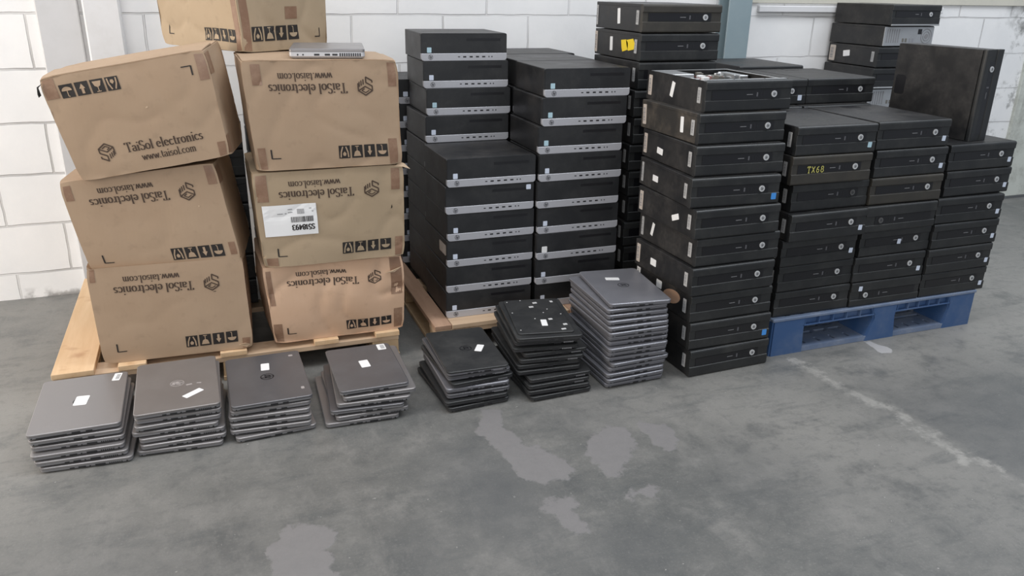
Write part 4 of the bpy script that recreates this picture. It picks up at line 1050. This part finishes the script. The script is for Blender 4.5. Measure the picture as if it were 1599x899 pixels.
# ------------------------------------------------------------------ laptops
def rslab(bm, w_, d_, z0, z1, r, inset0=0.0, inset1=0.0, nn=4):
    a = rrect(inset0, w_-inset0, inset0, d_-inset0, max(r-inset0*0.3, 0.002), nn); b_ = rrect(inset1, w_-inset1, inset1, d_-inset1, max(r-inset1*0.3, 0.002), nn)
    lo = [bm.verts.new((x, y, z0)) for x, y in a]; hi = [bm.verts.new((x, y, z1)) for x, y in b_]
    n = len(a)
    for i in range(n): bm.faces.new((lo[i], lo[(i+1) % n], hi[(i+1) % n], hi[i]))
    return lo, hi
def laptop_parts(w_, d_, skin, side, ports):
    TH = 0.0182
    P = []
    def base(bm):
        l0, h0 = rslab(bm, w_, d_, 0.0, 0.0052, 0.012, 0.016, 0.0015); bm.faces.new(l0)
        l1, h1 = rslab(bm, w_, d_, 0.0052, 0.0113, 0.012, 0.0015, 0.0004); bm.faces.new(h1)
        bmesh.ops.remove_doubles(bm, verts=bm.verts, dist=1e-5); fixnormals(bm)
    P.append(('base', mesh_of('base', base), side))
    def gap(bm):
        l0, h0 = rslab(bm, w_, d_, 0.0112, 0.0120, 0.012, 0.003, 0.003); bm.faces.new(l0); bm.faces.new(h0); fixnormals(bm)
    P.append(('screen_gap', mesh_of('screen_gap', gap), 'lap_gap'))
    def lid(bm):
        l0, h0 = rslab(bm, w_, d_, 0.0119, 0.0168, 0.013, 0.0006, 0.0); bm.faces.new(l0)
        l1, h1 = rslab(bm, w_, d_, 0.0168, TH, 0.013, 0.0, 0.0022); bm.faces.new(h1)
        bmesh.ops.remove_doubles(bm, verts=bm.verts, dist=1e-5); fixnormals(bm)
    P.append(('lid', mesh_of('lid', lid), skin))
    F = FRONT(0.0008)
    R = lambda a, b_, z0, z1: [(b_*w_, z1), (a*w_, z1), (a*w_, z0), (b_*w_, z0)]
    if ports == 'slot':   # long drive slot, two ports
        P.append(('optical_slot', raised('optical_slot', [R(0.10, 0.42, 0.0052, 0.0070)], F, 0.0006), 'port'))
        P.append(('network_port', raised('network_port', [R(0.47, 0.56, 0.0036, 0.0095)], F, 0.0006), 'port'))
        P.append(('usb_port', raised('usb_port', [R(0.62, 0.69, 0.0050, 0.0090)], F, 0.0006), 'port'))
        P.append(('audio_jack', raised('audio_jack', [circle(0.055*w_, 0.0065, 0.0018, 8)], F, 0.0006), 'port'))
    else:
        P.append(('usb_port', raised('usb_port', [R(0.32, 0.37, 0.0055, 0.0085)], F, 0.0006), 'port'))
        P.append(('usb_port', raised('usb_port', [R(0.41, 0.49, 0.0050, 0.0088)], F, 0.0006), 'port'))
        P.append(('audio_jack', raised('audio_jack', [circle(0.535*w_, 0.0066, 0.0020, 8)], F, 0.0006), 'port'))
        P.append(('network_port', raised('network_port', [R(0.59, 0.70, 0.0034, 0.0096)], F, 0.0006), 'port'))
        P.append(('vent', raised('vent', [R(0.74+0.022*i, 0.752+0.022*i, 0.0045, 0.0090) for i in range(7)], F, 0.0006), 'port' if ports == 'ports' else 'port_metal'))
        P.append(('power_socket', raised('power_socket', [circle(0.935*w_, 0.0066, 0.0026, 10)], F, 0.0006), 'port'))
    return P
LAPK = {'s': ('lap_silver', 'lap_side'), 'd': ('lap_silver_dark', 'lap_side'), 'c': ('lap_silver_cool', 'lap_side_cool'), 'g': ('lap_grey', 'lap_side_cool'), 'k': ('lap_black', 'lap_side_black'), 'x': ('lap_black', 'lap_side_cool')}
def laptop(x, y, z, yaw, w_, d_, k, ports, label, group, logo=None):
    t = empty('laptop', (x, y, z), (0, 0, radians(yaw)), label, 'laptop', group)
    skin, side = LAPK[k]
    for nm, me, mt in cached(('lap', w_, d_, k, ports), lambda: laptop_parts(w_, d_, skin, side, ports)):
        link(nm, me, mt, t)
    if logo:
        pl = hp_mark(0, 0, 0.021); pl = [[(w_/2 - q, d_/2 + p) for p, q in poly] for poly in pl]
        # ring read from the long side
        o = link('logo', raised('logo', pl, TOP(0.0182), 0.0003), logo, t)
    return t
def paper(t, cx, cy, w_, h_, deg, bars=False):
    o = sticker(t, 't', cx, cy, w_, h_, deg, 'sticker_white', 'white paper label', bars, 0.0182); return o
TL_ = 0.0186
def lstack(rows, w_, d_, kinds, ports, where, group, wtop=None, dtop=None, logo='dark_mark', toplab=None, extras=None):
    n = len(rows); out = []
    for i, (x, y, a) in enumerate(rows):
        ww, dd = (wtop, dtop) if (i == 0 and wtop) else (w_, d_)
        colr = {'s': 'silver', 'd': 'dark silver', 'c': 'cool silver', 'g': 'dark grey', 'k': 'black', 'x': 'black-lidded'}[kinds[i]]
        pos = 'bottom' if i == n-1 else ORD[i] if i < len(ORD) else ('fourth from the bottom', 'third from the bottom', 'second from the bottom')[i-(n-4)]
        if n > 12 and i >= 12 and i < n-1: pos = {n-4: 'fourth from the bottom', n-3: 'third from the bottom', n-2: 'second from the bottom'}.get(i, pos)
        lab = 'closed %s laptop, %s in %s' % (colr, pos, where)
        if i == 0 and toplab: lab = toplab
        t = laptop(x, y, TL_*(n-1-i), a, ww, dd, kinds[i], ports[i], lab, group, logo if i == 0 else None)
        out.append(t)
    return out
r1 = lstack([(-0.553,2.218,0.3),(-0.550,2.216,-.4),(-0.548,2.216,-1.4),(-0.550,2.200,-1.0),(-0.543,2.196,-1.6),(-0.533,2.195,-3.2)], 0.236, 0.338, 's'*6,
       ['slot', 'slot', 'ports', 'ports', 'ports', 'ports'], 'the leftmost floor stack', 'laptops in the leftmost floor stack', logo='dark_mark',
       toplab='silver laptop topping the leftmost floor stack, white label covering its logo')
paper(r1[0], 0.120, 0.172, 0.036, 0.058, -6); paper(r1[0], 0.207, 0.303, 0.022, 0.050, -8, True)
r2 = lstack([(-0.283,2.207,1.0),(-0.283,2.214,-.7),(-0.285,2.204,1.5),(-0.295,2.208,-2.2),(-0.278,2.200,0.0),(-0.277,2.196,-0.5),(-0.288,2.199,-3.5)], 0.233, 0.338, 'sssssss',
       ['ports', 'ports', 'slot', 'ports', 'ports', 'ports', 'slot'], 'the second laptop stack', 'laptops in the second floor stack from the left', logo='smudge',
       toplab='stained silver-brown laptop topping the second stack, slanted white label near its front edge')
paper(r2[0], 0.160, 0.088, 0.022, 0.062, -52)
for o in r2[0].children:
    if o.name.startswith('lid'): o.data = o.data.copy(); o.data.materials.clear(); o.data.materials.append(M['lap_silver_stained'])
o = link('stain', raised('stain', [rotrect(0.150, 0.150, 0.018, 0.008, 10, 0.003), rotrect(0.178, 0.152, 0.014, 0.006, -10, 0.002), rotrect(0.112, 0.172, 0.020, 0.014, 0, 0.006)], TOP(0.0182), 0.0002), 'smudge', r2[0]); o['label'] = 'pale smears'
r3 = lstack([(-0.023,2.205,1.0),(-0.029,2.210,-0.3),(-0.035,2.208,-2.8),(-0.033,2.201,-3.2),(-0.035,2.198,-3.4),(-0.020,2.182,3.0)], 0.235, 0.335, 'dsssss', ['slot']*6,
       'the third laptop stack', 'laptops in the third floor stack from the left', logo='band_plastic',
       toplab='dark silver laptop with clear black logo and white label above it')
paper(r3[0], 0.118, 0.240, 0.026, 0.050, -4)
o = link('stain', raised('stain', [rotrect(0.212, 0.058, 0.010, 0.016, 0, 0.003), rotrect(0.205, 0.30, 0.014, 0.012, 0, 0.004)], TOP(0.0182), 0.0002), 'smudge', r3[0]); o['label'] = 'small pale spots'
r4 = lstack([(0.290,2.197,0.0),(0.298,2.192,-1.4),(0.277,2.192,-4.2),(0.256,2.187,-4.4),(0.271,2.179,0.1),(0.239,2.181,-1.8)], 0.228, 0.335, 'dssdss', ['slot', 'slot', 'ports', 'slot', 'ports', 'ports'],
       'the uneven fourth stack', 'laptops in the fourth floor stack from the left', 0.216, 0.312, logo=None,
       toplab='small dark silver laptop topping the uneven fourth stack, barcode label in its far corner')
paper(r4[0], 0.108, 0.172, 0.030, 0.052, 3); paper(r4[0], 0.186, 0.283, 0.028, 0.044, 0, True)
r5 = lstack([(0.626,2.183,-2.0),(0.628,2.186,0.5),(0.638,2.169,4.0),(0.620,2.176,-0.7),(0.621,2.172,-0.6),(0.611,2.157,1.1),(0.620,2.151,4.2)], 0.214, 0.325, 'xgkcgkk', ['metal', 'metal', 'metal', 'ports', 'metal', 'slot', 'slot'],
       'the short mixed black and grey stack', 'laptops in the short mixed black and grey stack', 0.206, 0.322, logo='band_plastic',
       toplab='black-lidded laptop topping the short mixed stack, slanted white label right of its logo')
paper(r5[0], 0.148, 0.150, 0.024, 0.052, -28)
r6 = lstack([(0.866,2.200,-9.0),(0.865,2.215,-8.0),(0.856,2.207,-8.0),(0.890,2.194,-3.5),(0.874,2.192,-6.0),(0.865,2.191,-3.9),(0.863,2.185,-4.1),(0.896,2.152,0.3),(0.889,2.145,0.6),(0.886,2.142,-0.8),(0.894,2.134,2.0)], 0.224, 0.335, 'k'*11,
       ['slot', 'metal', 'metal', 'metal', 'metal', 'slot', 'slot', 'metal', 'metal', 'slot', 'slot'], 'the tall black laptop stack', 'laptops in the tall black stack', logo=None,
       toplab='black laptop under the loose panel in the tall black laptop stack')
# loose bottom panel on that stack
def loose_panel():
    t = empty('loose_cover', (0.880, 2.226, TL_*11), (0, 0, radians(-10.5)), 'loose black laptop bottom panel with pale specks lying on the tall black stack', 'laptop part')
    def b(bm):
        l0, h0 = rslab(bm, 0.190, 0.300, 0.0, 0.0035, 0.010, 0.001, 0.0); bm.faces.new(l0)
        l1, h1 = rslab(bm, 0.190, 0.300, 0.0035, 0.0048, 0.010, 0.0, 0.002); bm.faces.new(h1)
        bmesh.ops.remove_doubles(bm, verts=bm.verts, dist=1e-5); fixnormals(bm)
    link('panel', mesh_of('panel', b), 'lap_black', t)
    for (x, y, a_, b_) in ((0.108, 0.262, 0.016, 0.012), (0.088, 0.226, 0.016, 0.012), (0.170, 0.268, 0.010, 0.014), (0.132, 0.110, 0.014, 0.012), (0.172, 0.060, 0.014, 0.012), (0.158, 0.022, 0.016, 0.010)):
        link('rubber_pad', raised('rubber_pad', [rotrect(x, y, a_, b_, 10, 0.002)], TOP(0.0048), 0.0008), 'speck', t)
    o = link('sticker', raised('sticker', [rotrect(0.104, 0.082, 0.020, 0.052, -5, 0.002)], TOP(0.0048), 0.0005), 'sticker_white', t); o['label'] = 'small white printed label'
    link('screw', raised('screw', [circle(x, y, 0.0025, 8) for x, y in ((0.01, 0.28), (0.012, 0.18), (0.014, 0.03), (0.12, 0.17), (0.08, 0.12), (0.178, 0.15), (0.14, 0.20), (0.06, 0.29))], TOP(0.0048), 0.0006), 'speck', t)
loose_panel()
r7 = lstack([(1.182,2.171,-6.5),(1.172,2.166,-1.5),(1.172,2.164,-2.4),(1.172,2.156,-2.0),(1.172,2.145,-0.3),(1.172,2.141,0.2),(1.176,2.154,-1.7),(1.176,2.154,-1.6),(1.172,2.138,0.0),(1.175,2.147,0.2),(1.172,2.150,-1.3),(1.186,2.136,3.0),(1.180,2.144,2.4),(1.170,2.137,2.1),(1.171,2.132,3.2),(1.169,2.141,1.7)],
       0.228, 0.338, 'c'*16, ['slot']*6+['ports']*2+['slot']*8, 'the tallest grey laptop stack', 'laptops in the tallest grey laptop stack', 0.222, 0.330, logo='dark_mark',
       toplab='cool grey laptop topping the tallest laptop stack, white label beside its dark logo')
paper(r7[0], 0.095, 0.232, 0.050, 0.026, -12)

# thick old laptop on the carton lid
def thick_laptop():
    t = empty('laptop', (0.262, 2.638, 1.0535), (0, 0, radians(-9)), 'thick light grey laptop with side vents lying on the top right carton', 'laptop')
    w_, d_ = 0.230, 0.275
    def base(bm):
        l0, h0 = rslab(bm, w_, d_, 0.0, 0.006, 0.008, 0.006, 0.0); bm.faces.new(l0)
        l1, h1 = rslab(bm, w_, d_, 0.006, 0.0185, 0.008, 0.0, 0.0); bm.faces.new(h1)
        bmesh.ops.remove_doubles(bm, verts=bm.verts, dist=1e-5); fixnormals(bm)
    link('base', mesh_of('base', base), 'lap_bright', t)
    link('base_tray', boxes_mesh('base_tray', [(0.008, w_-0.008, 0.006, d_-0.006, -0.0005, 0.004)], 0.001), 'lap_gap', t)
    def lid(bm):
        l0, h0 = rslab(bm, w_, d_, 0.0195, 0.0265, 0.008, 0.0, 0.0); bm.faces.new(l0)
        l1, h1 = rslab(bm, w_, d_, 0.0265, 0.0285, 0.008, 0.0, 0.003); bm.faces.new(h1)
        bmesh.ops.remove_doubles(bm, verts=bm.verts, dist=1e-5); fixnormals(bm)
    link('lid', mesh_of('lid', lid), 'lap_silver', t)
    F = FRONT(0.0)
    for x in (0.36, 0.50, 0.60):
        link('usb_port', raised('usb_port', [rrect(x*w_-0.008, x*w_+0.008, 0.008, 0.0135, 0.001, 2)], F, 0.0006), 'port', t)
    for x in (0.11, 0.18): link('audio_jack', raised('audio_jack', [circle(x*w_, 0.0105, 0.0026, 10)], F, 0.0006), 'port', t)
    link('vent', raised('vent', [[(x+0.0042, 0.0155), (x, 0.0155), (x, 0.006), (x+0.0042, 0.006)] for x in [0.60*w_+0.014+0.0068*i for i in range(10)]], F, 0.0006), 'port', t)
thick_laptop()
